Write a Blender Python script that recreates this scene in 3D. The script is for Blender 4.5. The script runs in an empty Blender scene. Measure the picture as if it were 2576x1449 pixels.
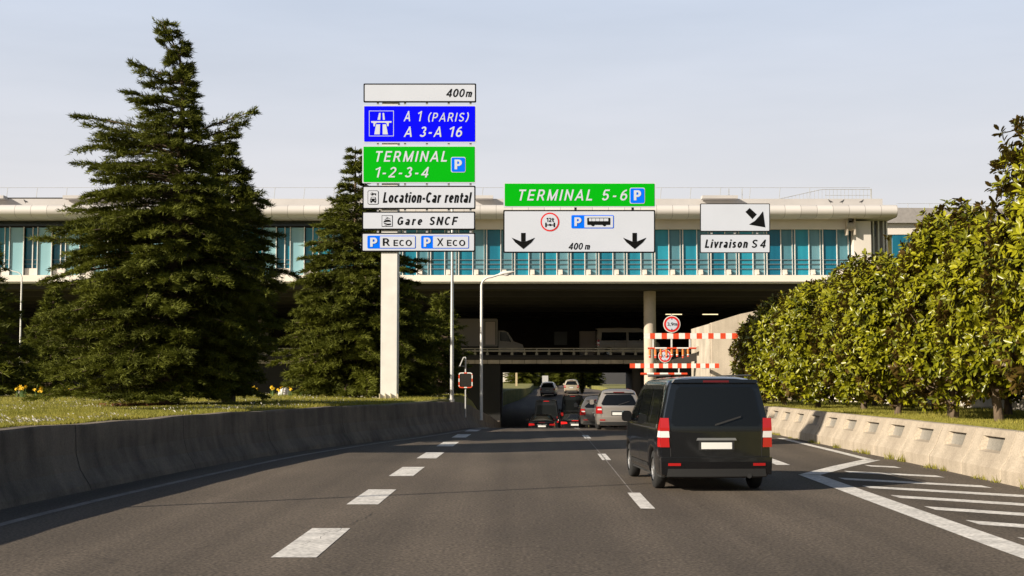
import bpy, math, random
import numpy as np
from mathutils import Vector, Matrix

random.seed(7)
RNG = np.random.default_rng(7)
S = bpy.context.scene
COL = S.collection
R = math.radians

# ------------------------------------------------------------------ camera
CAM_H, FPX = 1.84, 3578.0            # eye height; focal length in pixels of a 2576 px wide frame
PITCH = math.atan(237.5 / FPX)
cam = bpy.data.cameras.new('camera')
cam.lens = 50.0
cam.sensor_width = 36.0
cam.clip_start, cam.clip_end = 0.1, 6000
camo = bpy.data.objects.new('camera', cam)
COL.objects.link(camo)
camo.location = (0, 0, CAM_H)
camo.rotation_euler = (math.pi / 2 + PITCH, 0, 0)
S.camera = camo

# ------------------------------------------------------------------ light
SUN_EL = R(25)
SUN_H = (math.cos(R(31)), math.sin(R(31)))               # horizontal travel direction of the light
w = bpy.data.worlds.new('World')
S.world = w
w.use_nodes = True
nt = w.node_tree
nt.nodes.clear()
n_out = nt.nodes.new('ShaderNodeOutputWorld')
n_bg = nt.nodes.new('ShaderNodeBackground')
n_sky = nt.nodes.new('ShaderNodeTexSky')
n_sky.sky_type = 'NISHITA'
n_sky.sun_disc = False
n_sky.sun_elevation = SUN_EL
n_sky.sun_rotation = math.atan2(-SUN_H[0], -SUN_H[1]) % (2 * math.pi)
n_sky.air_density = 1.0
n_sky.dust_density = 1.5
n_sky.ozone_density = 1.0
# thin high cloud and haze, densest near the horizon
n_tc = nt.nodes.new('ShaderNodeTexCoord')
n_sep = nt.nodes.new('ShaderNodeSeparateXYZ')
nt.links.new(n_tc.outputs['Generated'], n_sep.inputs[0])
n_map = nt.nodes.new('ShaderNodeMapping')
n_map.inputs['Scale'].default_value = (1.6, 1.6, 9.0)
nt.links.new(n_tc.outputs['Generated'], n_map.inputs[0])
n_noi = nt.nodes.new('ShaderNodeTexNoise')
n_noi.inputs['Scale'].default_value = 2.2
n_noi.inputs['Detail'].default_value = 5
n_noi.inputs['Roughness'].default_value = 0.55
nt.links.new(n_map.outputs[0], n_noi.inputs[0])
n_ramp = nt.nodes.new('ShaderNodeValToRGB')      # cover by elevation
e = n_ramp.color_ramp.elements
e[0].position, e[0].color = 0.0, (0.92,) * 3 + (1,)
e[1].position, e[1].color = 0.42, (0.0,) * 3 + (1,)
e2 = e.new(0.14); e2.color = (0.92,) * 3 + (1,)
e3 = e.new(0.27); e3.color = (0.80,) * 3 + (1,)
nt.links.new(n_sep.outputs['Z'], n_ramp.inputs[0])
n_add = nt.nodes.new('ShaderNodeMath'); n_add.operation = 'MULTIPLY_ADD'
n_add.inputs[1].default_value = 0.32
n_add.inputs[2].default_value = -0.12
nt.links.new(n_noi.outputs['Fac'], n_add.inputs[0])
n_sum = nt.nodes.new('ShaderNodeMath'); n_sum.operation = 'ADD'; n_sum.use_clamp = True
nt.links.new(n_add.outputs[0], n_sum.inputs[0])
nt.links.new(n_ramp.outputs[0], n_sum.inputs[1])
n_hz = nt.nodes.new('ShaderNodeValToRGB')        # haze colour by elevation
h = n_hz.color_ramp.elements
h[0].position, h[0].color = 0.0, (11.3, 10.3, 9.3, 1)
h[1].position, h[1].color = 0.26, (8.7, 9.6, 11.3, 1)
nt.links.new(n_sep.outputs['Z'], n_hz.inputs[0])
n_az = nt.nodes.new('ShaderNodeMapRange')        # the haze bank lies to the north, over the terminal
n_az.interpolation_type = 'SMOOTHSTEP'
n_az.inputs[1].default_value, n_az.inputs[2].default_value = 0.45, 0.88
n_az.inputs[3].default_value, n_az.inputs[4].default_value = 0.12, 1.0
nt.links.new(n_sep.outputs['Y'], n_az.inputs[0])
n_cov = nt.nodes.new('ShaderNodeMath'); n_cov.operation = 'MULTIPLY'
nt.links.new(n_sum.outputs[0], n_cov.inputs[0]); nt.links.new(n_az.outputs[0], n_cov.inputs[1])
n_mix = nt.nodes.new('ShaderNodeMix'); n_mix.data_type = 'RGBA'
nt.links.new(n_cov.outputs[0], n_mix.inputs['Factor'])
nt.links.new(n_sky.outputs[0], n_mix.inputs['A'])
nt.links.new(n_hz.outputs[0], n_mix.inputs['B'])
nt.links.new(n_mix.outputs['Result'], n_bg.inputs[0])
n_bg.inputs[1].default_value = 0.05
nt.links.new(n_bg.outputs[0], n_out.inputs[0])

sun = bpy.data.lights.new('sun', 'SUN')
sun.energy = 5.0
sun.angle = R(0.55)
sun.color = (1.0, 0.89, 0.73)
suno = bpy.data.objects.new('sun', sun)
COL.objects.link(suno)
sd = Vector((SUN_H[0] * math.cos(SUN_EL), SUN_H[1] * math.cos(SUN_EL), -math.sin(SUN_EL)))
suno.rotation_euler = sd.to_track_quat('-Z', 'Y').to_euler()
suno.location = (-60, -30, 60)

S.view_settings.view_transform = 'Standard'
S.view_settings.look = 'None'
S.view_settings.exposure = 0.65
S.view_settings.gamma = 1.0
S.render.engine = 'CYCLES'
S.cycles.max_bounces = 6
S.cycles.diffuse_bounces = 3
S.cycles.glossy_bounces = 3
S.cycles.transmission_bounces = 4
S.cycles.use_denoising = True

# ------------------------------------------------------------------ measuring
CP, SP = math.cos(PITCH), math.sin(PITCH)

def P(u, v, Y):
    """world point at depth Y seen at pixel (u, v) of the 2576 x 1449 picture (a survey aid)"""
    a, b = (u - 1288.0) / FPX, (724.5 - v) / FPX
    t = Y / (CP - SP * b)
    return (a * t, Y, CAM_H + (SP + CP * b) * t)

def G(u, v, z=0.0):
    a, b = (u - 1288.0) / FPX, (724.5 - v) / FPX
    t = (z - CAM_H) / (SP + CP * b)
    return (a * t, (CP - SP * b) * t, z)

def Z1(x, y): return (858.67 + x / 3.0, 178.9 + y / 3.0)
def Z4(x, y): return (1717.3 + x / 3.0, 447.2 + y / 3.0)

# ------------------------------------------------------------------ materials
MATS = {}

def mat(name, col, rough=0.6, metal=0.0, var=0.0, vscale=3.0, fine=0.0, fscale=60.0, bump=0.0, bscale=40.0,
        stretch=(1, 1, 1), spec=0.5, emit=None, estr=0.0, coat=0.0, col2=None, trans=0.0):
    if name in MATS: return MATS[name]
    m = bpy.data.materials.new(name)
    m.use_nodes = True
    t = m.node_tree
    b = t.nodes['Principled BSDF']
    b.inputs['Base Color'].default_value = (*col, 1)
    b.inputs['Roughness'].default_value = rough
    b.inputs['Metallic'].default_value = metal
    b.inputs['Specular IOR Level'].default_value = spec
    b.inputs['Coat Weight'].default_value = coat
    b.inputs['Coat Roughness'].default_value = 0.05
    if emit:
        b.inputs['Emission Color'].default_value = (*emit, 1)
        b.inputs['Emission Strength'].default_value = estr
    if var or fine or bump:
        tc = t.nodes.new('ShaderNodeTexCoord')
        mp = t.nodes.new('ShaderNodeMapping')
        mp.inputs['Scale'].default_value = stretch
        t.links.new(tc.outputs['Object'], mp.inputs[0])
        cur = None
        def layer(scale, amt, cur, detail, other=None):
            n = t.nodes.new('ShaderNodeTexNoise')
            n.inputs['Scale'].default_value = scale
            n.inputs['Detail'].default_value = detail
            t.links.new(mp.outputs[0], n.inputs[0])
            r = t.nodes.new('ShaderNodeMapRange')
            r.inputs[1].default_value, r.inputs[2].default_value = 0.3, 0.7
            if other is None:
                r.inputs[3].default_value, r.inputs[4].default_value = 1 - amt, 1 + amt
                x = t.nodes.new('ShaderNodeMix'); x.data_type = 'RGBA'; x.blend_type = 'MULTIPLY'
                x.inputs['Factor'].default_value = 1.0
                t.links.new(n.outputs['Fac'], r.inputs[0])
                t.links.new(r.outputs[0], x.inputs['B'])
            else:
                r.inputs[3].default_value, r.inputs[4].default_value = 0, amt
                t.links.new(n.outputs['Fac'], r.inputs[0])
                x = t.nodes.new('ShaderNodeMix'); x.data_type = 'RGBA'
                t.links.new(r.outputs[0], x.inputs['Factor'])
                x.inputs['B'].default_value = (*other, 1)
            if cur is None: x.inputs['A'].default_value = (*col, 1)
            else: t.links.new(cur, x.inputs['A'])
            return x.outputs['Result']
        if var:
            cur = layer(vscale, var if col2 is None else 1.0, cur, 5, col2)
        if fine: cur = layer(fscale, fine, cur, 2)
        if cur is not None: t.links.new(cur, b.inputs['Base Color'])
        if bump:
            n = t.nodes.new('ShaderNodeTexNoise')
            n.inputs['Scale'].default_value = bscale
            n.inputs['Detail'].default_value = 4
            t.links.new(mp.outputs[0], n.inputs[0])
            bp = t.nodes.new('ShaderNodeBump')
            bp.inputs['Strength'].default_value = bump
            bp.inputs['Distance'].default_value = 0.02
            t.links.new(n.outputs['Fac'], bp.inputs['Height'])
            t.links.new(bp.outputs[0], b.inputs['Normal'])
    MATS[name] = m
    return m

def leaf_mat(name, col, col2, back, rough, trans=0.25, nscale=1.2, spec=0.5):
    m = bpy.data.materials.new(name); m.use_nodes = True
    t = m.node_tree; b = t.nodes['Principled BSDF']; out = t.nodes['Material Output']
    geo = t.nodes.new('ShaderNodeNewGeometry')
    wn = t.nodes.new('ShaderNodeTexNoise'); wn.inputs['Scale'].default_value = nscale; wn.inputs['Detail'].default_value = 3
    tc = t.nodes.new('ShaderNodeTexCoord'); t.links.new(tc.outputs['Object'], wn.inputs[0])
    at = t.nodes.new('ShaderNodeAttribute'); at.attribute_name = 'tone'
    ad = t.nodes.new('ShaderNodeMath'); ad.operation = 'ADD'
    t.links.new(wn.outputs['Fac'], ad.inputs[0]); t.links.new(at.outputs['Fac'], ad.inputs[1])
    mr = t.nodes.new('ShaderNodeMapRange'); mr.inputs[1].default_value, mr.inputs[2].default_value = 0.35, 1.45
    t.links.new(ad.outputs[0], mr.inputs[0])
    mx = t.nodes.new('ShaderNodeMix'); mx.data_type = 'RGBA'
    t.links.new(mr.outputs[0], mx.inputs['Factor'])
    mx.inputs['A'].default_value = (*col, 1); mx.inputs['B'].default_value = (*col2, 1)
    res = mx.outputs['Result']
    if back:
        m2 = t.nodes.new('ShaderNodeMix'); m2.data_type = 'RGBA'
        t.links.new(geo.outputs['Backfacing'], m2.inputs['Factor'])
        t.links.new(res, m2.inputs['A']); m2.inputs['B'].default_value = (*back, 1)
        res = m2.outputs['Result']
    t.links.new(res, b.inputs['Base Color'])
    b.inputs['Roughness'].default_value = rough
    b.inputs['Specular IOR Level'].default_value = spec
    tr = t.nodes.new('ShaderNodeBsdfTranslucent')
    t.links.new(res, tr.inputs[0])
    ms = t.nodes.new('ShaderNodeMixShader'); ms.inputs[0].default_value = trans
    t.links.new(b.outputs[0], ms.inputs[1]); t.links.new(tr.outputs[0], ms.inputs[2])
    t.links.new(ms.outputs[0], out.inputs[0])
    MATS[name] = m
    return m

def node(t, typ, **kw):
    n = t.nodes.new(typ)
    for k, v in kw.items(): setattr(n, k, v)
    return n

# ------------------------------------------------------------------ mesh builder
class MB:
    def __init__(s): s.v, s.f = [], []
    def add(s, vs, fs):
        o = len(s.v)
        s.v += [tuple(map(float, p)) for p in vs]
        s.f += [tuple(i + o for i in f) for f in fs]
        return s
    def box(s, x0, x1, y0, y1, z0, z1):
        v = [(x0, y0, z0), (x1, y0, z0), (x1, y1, z0), (x0, y1, z0), (x0, y0, z1), (x1, y0, z1), (x1, y1, z1), (x0, y1, z1)]
        return s.add(v, [(0, 3, 2, 1), (4, 5, 6, 7), (0, 1, 5, 4), (1, 2, 6, 5), (2, 3, 7, 6), (3, 0, 4, 7)])
    def bbox(s, x0, x1, y0, y1, z0, z1, c=0.02):
        """box with chamfered edges round the view-facing (xz) outline"""
        pts = [(x0 + c, z0), (x1 - c, z0), (x1, z0 + c), (x1, z1 - c), (x1 - c, z1), (x0 + c, z1), (x0, z1 - c), (x0, z0 + c)]
        return s.prism(pts, y0, y1)
    def prism(s, pts, y0, y1):
        n = len(pts)
        v = [(x, y0, z) for x, z in pts] + [(x, y1, z) for x, z in pts]
        f = [tuple(range(n)), tuple(range(2 * n - 1, n - 1, -1))]
        f += [(i, i + n, (i + 1) % n + n, (i + 1) % n) for i in range(n)]
        return s.add(v, f)
    def prism_z(s, pts, z0, z1):
        n = len(pts)
        v = [(x, y, z0) for x, y in pts] + [(x, y, z1) for x, y in pts]
        f = [tuple(range(n - 1, -1, -1)), tuple(range(n, 2 * n))]
        f += [(i, (i + 1) % n, (i + 1) % n + n, i + n) for i in range(n)]
        return s.add(v, f)
    def tube(s, pts, rad, n=8, cap=True):
        pts = [Vector(p) for p in pts]
        if not isinstance(rad, (list, tuple)): rad = [rad] * len(pts)
        vs = []
        ref = None
        for i, p in enumerate(pts):
            d = (pts[min(i + 1, len(pts) - 1)] - pts[max(i - 1, 0)])
            d = d.normalized() if d.length > 1e-9 else Vector((0, 0, 1))
            if ref is None:
                ref = d.cross(Vector((0, 0, 1)) if abs(d.z) < 0.9 else Vector((1, 0, 0))).normalized()
            ref = (ref - d * ref.dot(d)).normalized()
            b = d.cross(ref)
            for k in range(n):
                a = 2 * math.pi * k / n
                vs.append(p + (ref * math.cos(a) + b * math.sin(a)) * rad[i])
        fs = []
        for i in range(len(pts) - 1):
            for k in range(n):
                fs.append((i * n + k, i * n + (k + 1) % n, (i + 1) * n + (k + 1) % n, (i + 1) * n + k))
        if cap:                                       # caps keep their own vertices so shading stays crisp
            L0 = len(vs); vs += vs[:n] + vs[(len(pts) - 1) * n:len(pts) * n]
            fs.append(tuple(range(L0 + n - 1, L0 - 1, -1)))
            fs.append(tuple(range(L0 + n, L0 + 2 * n)))
        return s.add(vs, fs)
    def sphere(s, c, r, n=10, m=7, sq=(1, 1, 1)):
        vs, fs = [], []
        for j in range(m + 1):
            ph = math.pi * j / m
            for i in range(n):
                a = 2 * math.pi * i / n
                vs.append((c[0] + r * sq[0] * math.sin(ph) * math.cos(a), c[1] + r * sq[1] * math.sin(ph) * math.sin(a), c[2] + r * sq[2] * math.cos(ph)))
        for j in range(m):
            for i in range(n):
                fs.append((j * n + i, (j + 1) * n + i, (j + 1) * n + (i + 1) % n, j * n + (i + 1) % n))
        return s.add(vs, fs)

def base_of(parent):
    o = parent
    while o.parent: o = o.parent
    return o

def obj(name, mb, m, parent=None, smooth=False, local=False, kind=None, label=None):
    """link a mesh; vertices are world coordinates unless local, and are stored relative to the thing's base"""
    me = bpy.data.meshes.new(name)
    v = mb.v
    if parent is not None and not local:
        l = base_of(parent).location
        v = [(a - l.x, b - l.y, c - l.z) for a, b, c in v]
    me.from_pydata(v, [], mb.f)
    me.materials.append(m)
    if smooth:
        me.polygons.foreach_set('use_smooth', [True] * len(me.polygons))
    me.update()
    o = bpy.data.objects.new(name, me)
    COL.objects.link(o)
    if parent is not None: o.parent = parent
    if kind: o['kind'] = kind
    if label: o['label'] = label
    return o

def np_mesh(name, v, f, m, parent=None, tone=None, smooth=False):
    me = bpy.data.meshes.new(name)
    k = f.shape[1]
    me.vertices.add(len(v)); me.vertices.foreach_set('co', v.astype(np.float32).ravel())
    me.loops.add(f.size); me.loops.foreach_set('vertex_index', f.astype(np.int32).ravel())
    me.polygons.add(len(f)); me.polygons.foreach_set('loop_start', np.arange(0, f.size, k, dtype=np.int32))
    me.update(calc_edges=True)
    if tone is not None:
        at = me.attributes.new('tone', 'FLOAT', 'POINT')
        at.data.foreach_set('value', tone.astype(np.float32))
    me.materials.append(m)
    o = bpy.data.objects.new(name, me)
    COL.objects.link(o)
    if parent is not None: o.parent = parent
    return o

def thing(name, label, cat, loc=(0, 0, 0), rz=0.0, group=None):
    o = bpy.data.objects.new(name, None)
    o.empty_display_size = 0.2
    COL.objects.link(o)
    o.location = loc; o.rotation_euler = (0, 0, rz)
    o['label'] = label; o['category'] = cat
    if group: o['group'] = group
    return o

def tag(o, label, cat, group=None):
    o['label'] = label; o['category'] = cat
    if group: o['group'] = group
    return o

def dup(root, loc=None, rz=None, label=None, scale=None):
    c = root.copy(); COL.objects.link(c)
    if loc is not None: c.location = loc
    if rz is not None: c.rotation_euler = (0, 0, rz)
    if scale is not None: c.scale = (scale,) * 3 if not isinstance(scale, tuple) else scale
    if label: c['label'] = label
    def rec(a, b):
        for ch in list(a.children):
            d = ch.copy(); COL.objects.link(d); d.parent = b
            rec(ch, d)
    rec(root, c)
    return c

def curve(tbl):
    xs = np.array([a for a, b in tbl], float); ys = np.array([b for a, b in tbl], float)
    return lambda y: float(np.interp(y, xs, ys))

def smooth_curve(tbl, win=5.0):
    xs = np.array([a for a, b in tbl], float); ys = np.array([b for a, b in tbl], float)
    def f(y):
        q = y + np.linspace(-win / 2, win / 2, 9)
        return float(np.mean(np.interp(q, xs, ys)))
    return f

# ------------------------------------------------------------------ base palette
M = dict(
    concrete=mat('concrete', (0.42, 0.37, 0.30), 0.9, var=0.22, vscale=0.8, fine=0.12, fscale=18, bump=0.25, bscale=25),
    cream=mat('cream_cladding', (0.66, 0.61, 0.55), 0.55, var=0.06, vscale=0.4),
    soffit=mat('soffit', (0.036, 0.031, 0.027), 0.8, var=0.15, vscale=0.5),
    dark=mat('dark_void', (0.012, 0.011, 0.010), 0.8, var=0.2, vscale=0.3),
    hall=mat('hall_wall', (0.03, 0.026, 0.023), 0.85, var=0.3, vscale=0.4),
    steel=mat('galvanised_steel', (0.55, 0.55, 0.54), 0.45, metal=0.5, var=0.12, vscale=2),
    whitesteel=mat('pale_painted_steel', (0.72, 0.70, 0.66), 0.45, var=0.06, vscale=2),
    white=mat('sign_white', (0.56, 0.595, 0.68), 0.4, spec=0.2, var=0.025, vscale=0.8),
    black=mat('sign_black', (0.004, 0.004, 0.004), 0.5, spec=0.15),
    green=mat('sign_green', (0.0, 0.40, 0.004), 0.45, spec=0.1),
    blue=mat('sign_motorway_blue', (0.0, 0.0, 0.95), 0.45, spec=0.1),
    pblue=mat('sign_parking_blue', (0.0, 0.15, 0.95), 0.45, spec=0.1),
    red=mat('sign_red', (0.65, 0.015, 0.012), 0.35),
    rwhite=mat('bar_white', (0.80, 0.78, 0.72), 0.5, var=0.08, vscale=3),
    rred=mat('bar_red', (0.72, 0.07, 0.02), 0.5, var=0.1, vscale=3),
    orange=mat('bar_orange', (0.75, 0.2, 0.03), 0.5),
    bark=mat('bark', (0.12, 0.085, 0.055), 0.95, var=0.3, vscale=3, stretch=(4, 4, 1), bump=0.6, bscale=12),
    rubber=mat('tyre_rubber', (0.015, 0.015, 0.015), 0.85, var=0.2, vscale=6),
    rim=mat('alloy_rim', (0.45, 0.45, 0.45), 0.35, metal=0.8),
    glass=mat('car_glass', (0.006, 0.007, 0.008), 0.05, spec=0.35),
    plast=mat('black_plastic', (0.02, 0.02, 0.02), 0.6),
    taill=mat('tail_lamp', (0.42, 0.012, 0.012), 0.15, coat=0.6),
    tailw=mat('clear_lamp', (0.75, 0.72, 0.70), 0.15, coat=0.6),
    brake=mat('lit_brake_lamp', (0.5, 0.01, 0.01), 0.2, emit=(1.0, 0.03, 0.02), estr=0.25),
    plate=mat('number_plate', (0.75, 0.75, 0.72), 0.4),
    tube=mat('lit_tube', (0.9, 0.8, 0.6), 0.4, emit=(1.0, 0.78, 0.45), estr=1.1),
)

# ------------------------------------------------------------------ terrain
wl = smooth_curve([(-60, -8), (15, -7.85), (21.5, -7.7), (30, -7.1), (36, -6.4), (42, -5.2), (47.5, -3.9), (52, -3.05), (57, -2.5), (64, -2.2),
                   (75, -1.95), (90, -1.4), (100, -1.15), (115, -0.9), (151, -0.9), (162, 1.2), (176, 2.6), (220, 3.6), (400, 9), (3000, 100)], 4)
br = smooth_curve([(-60, 8.7), (24.5, 8.9), (33, 9.15), (47, 9.3), (60, 9.6), (85, 11.2), (115, 11.8), (151, 11.8), (165, 11.2), (220, 12), (400, 18), (3000, 110)], 4)

def zr(y):
    if y <= 50: return 0.0
    if y <= 75: return -0.001 * (y - 50) ** 2
    if y <= 105: return -0.625 - 0.05 * (y - 75)
    if y <= 113: s = y - 105; return -2.125 - 0.05 * s + 0.05 / 16 * s * s
    if y <= 120: s = y - 113; return -2.325 + 0.05 / 14 * s * s
    if y <= 170: return -2.15 + 0.05 * (y - 120)
    if y <= 190: s = y - 170; return 0.35 + 0.05 * s - 0.00125 * s * s
    return 0.85
zl = smooth_curve([(-60, 1.1), (40, 1.12), (56, 1.18), (72, 1.22), (78, 0.9), (84, 0.2), (92, -0.4), (100, -0.9), (112, -1.3), (149, -1.3), (152, 1.0), (190, 1.35), (260, 1.9), (3000, 2.0)], 3)
zrt = smooth_curve([(-60, 0.86), (60, 0.84), (100, 0.8), (149, 0.6), (152, 0.9), (200, 1.3), (3000, 2.0)], 3)

YS = [-60, -30, -15, 0, 8] + [12 + 1.5 * i for i in range(92)] + [152, 155, 160, 165, 170, 176, 182, 190, 200, 220, 260, 320, 420, 700, 1200, 3000]

# grass / earth colour
mg = bpy.data.materials.new('turf'); mg.use_nodes = True
t = mg.node_tree; b = t.nodes['Principled BSDF']; b.inputs['Roughness'].default_value = 0.95
tc = node(t, 'ShaderNodeTexCoord'); n1 = node(t, 'ShaderNodeTexNoise'); n1.inputs['Scale'].default_value = 0.7; n1.inputs['Detail'].default_value = 8
n2 = node(t, 'ShaderNodeTexNoise'); n2.inputs['Scale'].default_value = 9; n2.inputs['Detail'].default_value = 4
t.links.new(tc.outputs['Object'], n1.inputs[0]); t.links.new(tc.outputs['Object'], n2.inputs[0])
cr = node(t, 'ShaderNodeValToRGB'); ce = cr.color_ramp.elements
ce[0].position, ce[0].color = 0.33, (0.085, 0.10, 0.015, 1)
ce[1].position, ce[1].color = 0.68, (0.27, 0.235, 0.06, 1)
ad = node(t, 'ShaderNodeMath', operation='MULTIPLY_ADD'); ad.inputs[1].default_value = 0.5
t.links.new(n2.outputs['Fac'], ad.inputs[0])
hm = node(t, 'ShaderNodeMath', operation='MULTIPLY'); hm.inputs[1].default_value = 0.5
t.links.new(n1.outputs['Fac'], hm.inputs[0]); t.links.new(hm.outputs[0], ad.inputs[2])
t.links.new(ad.outputs[0], cr.inputs[0]); t.links.new(cr.outputs[0], b.inputs['Base Color'])
MATS['turf'] = mg

mb = MB()
offL = [2500, 500, 150, 60, 30, 18, 12, 8, 5, 3, 1.6, 0.6, 0.36]
offR = [0.60, 0.9, 2, 3.5, 5, 8, 14, 30, 80, 400, 2500]
rows = []
for y in YS:
    row = []
    for o in offL:
        bumpz = 0.05 * math.sin(0.9 * y + o) * min(1, o / 6.0) if o < 60 and y < 75 else 0
        row.append((wl(y) - o, y, zl(y) + bumpz - (0.05 if o < 0.5 else 0)))
    row.append((wl(y) - 0.34, y, zr(y) - 0.08))
    row.append((0.5 * (wl(y) + br(y)), y, zr(y) - 0.08))
    row.append((br(y) + 0.58, y, zr(y) - 0.08))
    for o in offR:
        row.append((br(y) + o, y, zrt(y)))
    rows.append(row)
nc = len(rows[0])
mb.v = [p for r in rows for p in r]
mb.f = [(i * nc + j, i * nc + j + 1, (i + 1) * nc + j + 1, (i + 1) * nc + j) for i in range(len(rows) - 1) for j in range(nc - 1)]
obj('ground', mb, mg, smooth=False, kind='structure')

# asphalt
ma = bpy.data.materials.new('asphalt'); ma.use_nodes = True
t = ma.node_tree; b = t.nodes['Principled BSDF']; b.inputs['Roughness'].default_value = 0.82; b.inputs['Specular IOR Level'].default_value = 0.3
tc = node(t, 'ShaderNodeTexCoord')
def nz(scale, detail, st=None):
    n = node(t, 'ShaderNodeTexNoise'); n.inputs['Scale'].default_value = scale; n.inputs['Detail'].default_value = detail
    if st:
        mp = node(t, 'ShaderNodeMapping'); mp.inputs['Scale'].default_value = st
        t.links.new(tc.outputs['Object'], mp.inputs[0]); t.links.new(mp.outputs[0], n.inputs[0])
    else: t.links.new(tc.outputs['Object'], n.inputs[0])
    return n
def mrange(src, a, b_, c, d):
    r = node(t, 'ShaderNodeMapRange'); r.inputs[1].default_value, r.inputs[2].default_value, r.inputs[3].default_value, r.inputs[4].default_value = a, b_, c, d
    t.links.new(src, r.inputs[0]); return r.outputs[0]
def mul(a, b_):
    m_ = node(t, 'ShaderNodeMath', operation='MULTIPLY'); t.links.new(a, m_.inputs[0]); t.links.new(b_, m_.inputs[1]); return m_.outputs[0]
grain = mrange(nz(26, 4).outputs['Fac'], 0.3, 0.7, 0.38, 1.75)
grain2 = mrange(nz(9, 4).outputs['Fac'], 0.3, 0.7, 0.86, 1.14)
patch = mrange(nz(0.35, 6, (1, 0.35, 1)).outputs['Fac'], 0.3, 0.7, 0.76, 1.22)
lanes = mrange(nz(1.0, 2, (1, 0.015, 1)).outputs['Fac'], 0.3, 0.7, 0.74, 1.22)
val = mul(mul(grain, patch), mul(lanes, grain2))
# fine cracks
vo = node(t, 'ShaderNodeTexVoronoi', feature='DISTANCE_TO_EDGE'); vo.inputs['Scale'].default_value = 0.23
nw = nz(0.8, 4)
mpx = node(t, 'ShaderNodeMix', data_type='VECTOR') if False else None
va = node(t, 'ShaderNodeVectorMath', operation='MULTIPLY_ADD'); va.inputs[1].default_value = (1.6, 1.6, 0)
t.links.new(nw.outputs['Color'], va.inputs[0]); t.links.new(tc.outputs['Object'], va.inputs[2])
t.links.new(va.outputs[0], vo.inputs[0])
crack = mrange(vo.outputs['Distance'], 0.0, 0.004, 0.72, 1.0)
val = mul(val, crack)
mx = node(t, 'ShaderNodeMix', data_type='RGBA', blend_type='MULTIPLY'); mx.inputs['Factor'].default_value = 1
mx.inputs['A'].default_value = (0.091, 0.073, 0.056, 1)
t.links.new(val, mx.inputs['B']); t.links.new(mx.outputs['Result'], b.inputs['Base Color'])
bp = node(t, 'ShaderNodeBump'); bp.inputs['Strength'].default_value = 0.35; bp.inputs['Distance'].default_value = 0.01
t.links.new(nz(60, 3).outputs['Fac'], bp.inputs['Height']); t.links.new(bp.outputs[0], b.inputs['Normal'])
MATS['asphalt'] = ma

mb = MB()
rows = []
fr = [0, 0.12, 0.3, 0.5, 0.7, 0.88, 1]
for y in YS:
    a, c = wl(y) - 0.05, br(y) + 0.05
    rows.append([(a + (c - a) * q, y, zr(y)) for q in fr])
nc = len(fr)
mb.v = [p for r in rows for p in r]
mb.f = [(i * nc + j, i * nc + j + 1, (i + 1) * nc + j + 1, (i + 1) * nc + j) for i in range(len(rows) - 1) for j in range(nc - 1)]
road = obj('road', mb, ma, kind='structure')

# painted markings (sheets 5 mm above the asphalt)
mpaint = mat('road_paint', (0.60, 0.575, 0.54), 0.7, var=0.2, vscale=2.5, fine=0.28, fscale=16)
mworn = mat('worn_road_paint', (0.20, 0.18, 0.165), 0.8, var=0.3, vscale=2.0, fine=0.25, fscale=22)
DZ = 0.005
def strip(mb, pts, wd):
    """flat ribbon along ground points (x, y)"""
    n = len(pts); vs = []
    for i, (x, y) in enumerate(pts):
        a = pts[max(i - 1, 0)]; c = pts[min(i + 1, n - 1)]
        d = Vector((c[0] - a[0], c[1] - a[1])).normalized()
        nx, ny = d.y, -d.x
        for s_ in (-1, 1):
            X, Y = x + nx * wd / 2 * s_, y + ny * wd / 2 * s_
            vs.append((X, Y, zr(Y) + DZ))
    mb.add(vs, [(2 * i, 2 * i + 1, 2 * i + 3, 2 * i + 2) for i in range(n - 1)])
lL = smooth_curve([(0, -2.33), (15, -2.30), (23, -2.25), (30, -2.16), (36.6, -2.04), (43.6, -1.89), (48.8, -1.75), (54.4, -1.57), (64, -1.2), (90, -0.3), (115, 0.2), (160, 3.4)], 3)
lR = smooth_curve([(0, 1.75), (22.5, 2.0), (35, 2.27), (47, 2.5), (54.4, 2.62), (66, 2.9), (90, 3.4), (150, 3.8)], 3)
lC = smooth_curve([(0, 5.3), (15.4, 5.54), (28.7, 5.92), (33, 6.1), (60, 6.8), (90, 7.6)], 2)
mb = MB()
y = 15.05 - 6.5 * 3
while y < 62:
    strip(mb, [(lL(y + q * 3.0), y + q * 3.0) for q in (0, 0.5, 1)], 0.48)
    y += 6.52
obj('lane_dashes', mb, mpaint, road, kind='structure')
mb = MB()
y = 20.9 - 13 * 2
while y < 66:
    strip(mb, [(lR(y + q * 3.0), y + q * 3.0) for q in (0, 0.5, 1)], 0.21)
    y += 13.0
y = 31.9
while y < 64:
    strip(mb, [(lC(y + q * 3.0), y + q * 3.0) for q in (0, 0.5, 1)], 0.3)
    y += 6.5
obj('lane_dashes', mb, mpaint, road, kind='structure')
# hatched nose on the right
mb = MB()
strip(mb, [(lC(y), y) for y in (4, 8, 12, 16, 20, 24, 28.6)], 0.40)
strip(mb, [(lC(28.4) - 0.02, 28.45), (7.2, 31.3), (8.55, 34.0)], 0.42)
strip(mb, [(8.5, 33.8), (8.65, 38), (8.85, 46), (9.05, 56)], 0.22)
def hatch(yl):
    x0 = lC(yl) + 0.42
    if yl > 28.0: x0 = lC(28.4) + 0.50 + (yl - 28.4) * 0.45
    x1 = 8.38
    y1 = yl - (x1 - x0) * 1.0
    hw = 0.30
    mb.add([(x0, yl - hw, DZ), (x1, y1 - hw, DZ), (x1, y1 + hw, DZ), (x0, yl + hw, DZ)], [(0, 1, 2, 3)])
for k in range(12):
    hatch(31.6 - 2.12 * k)
obj('hatched_marking', mb, mpaint, road, kind='structure')
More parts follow.
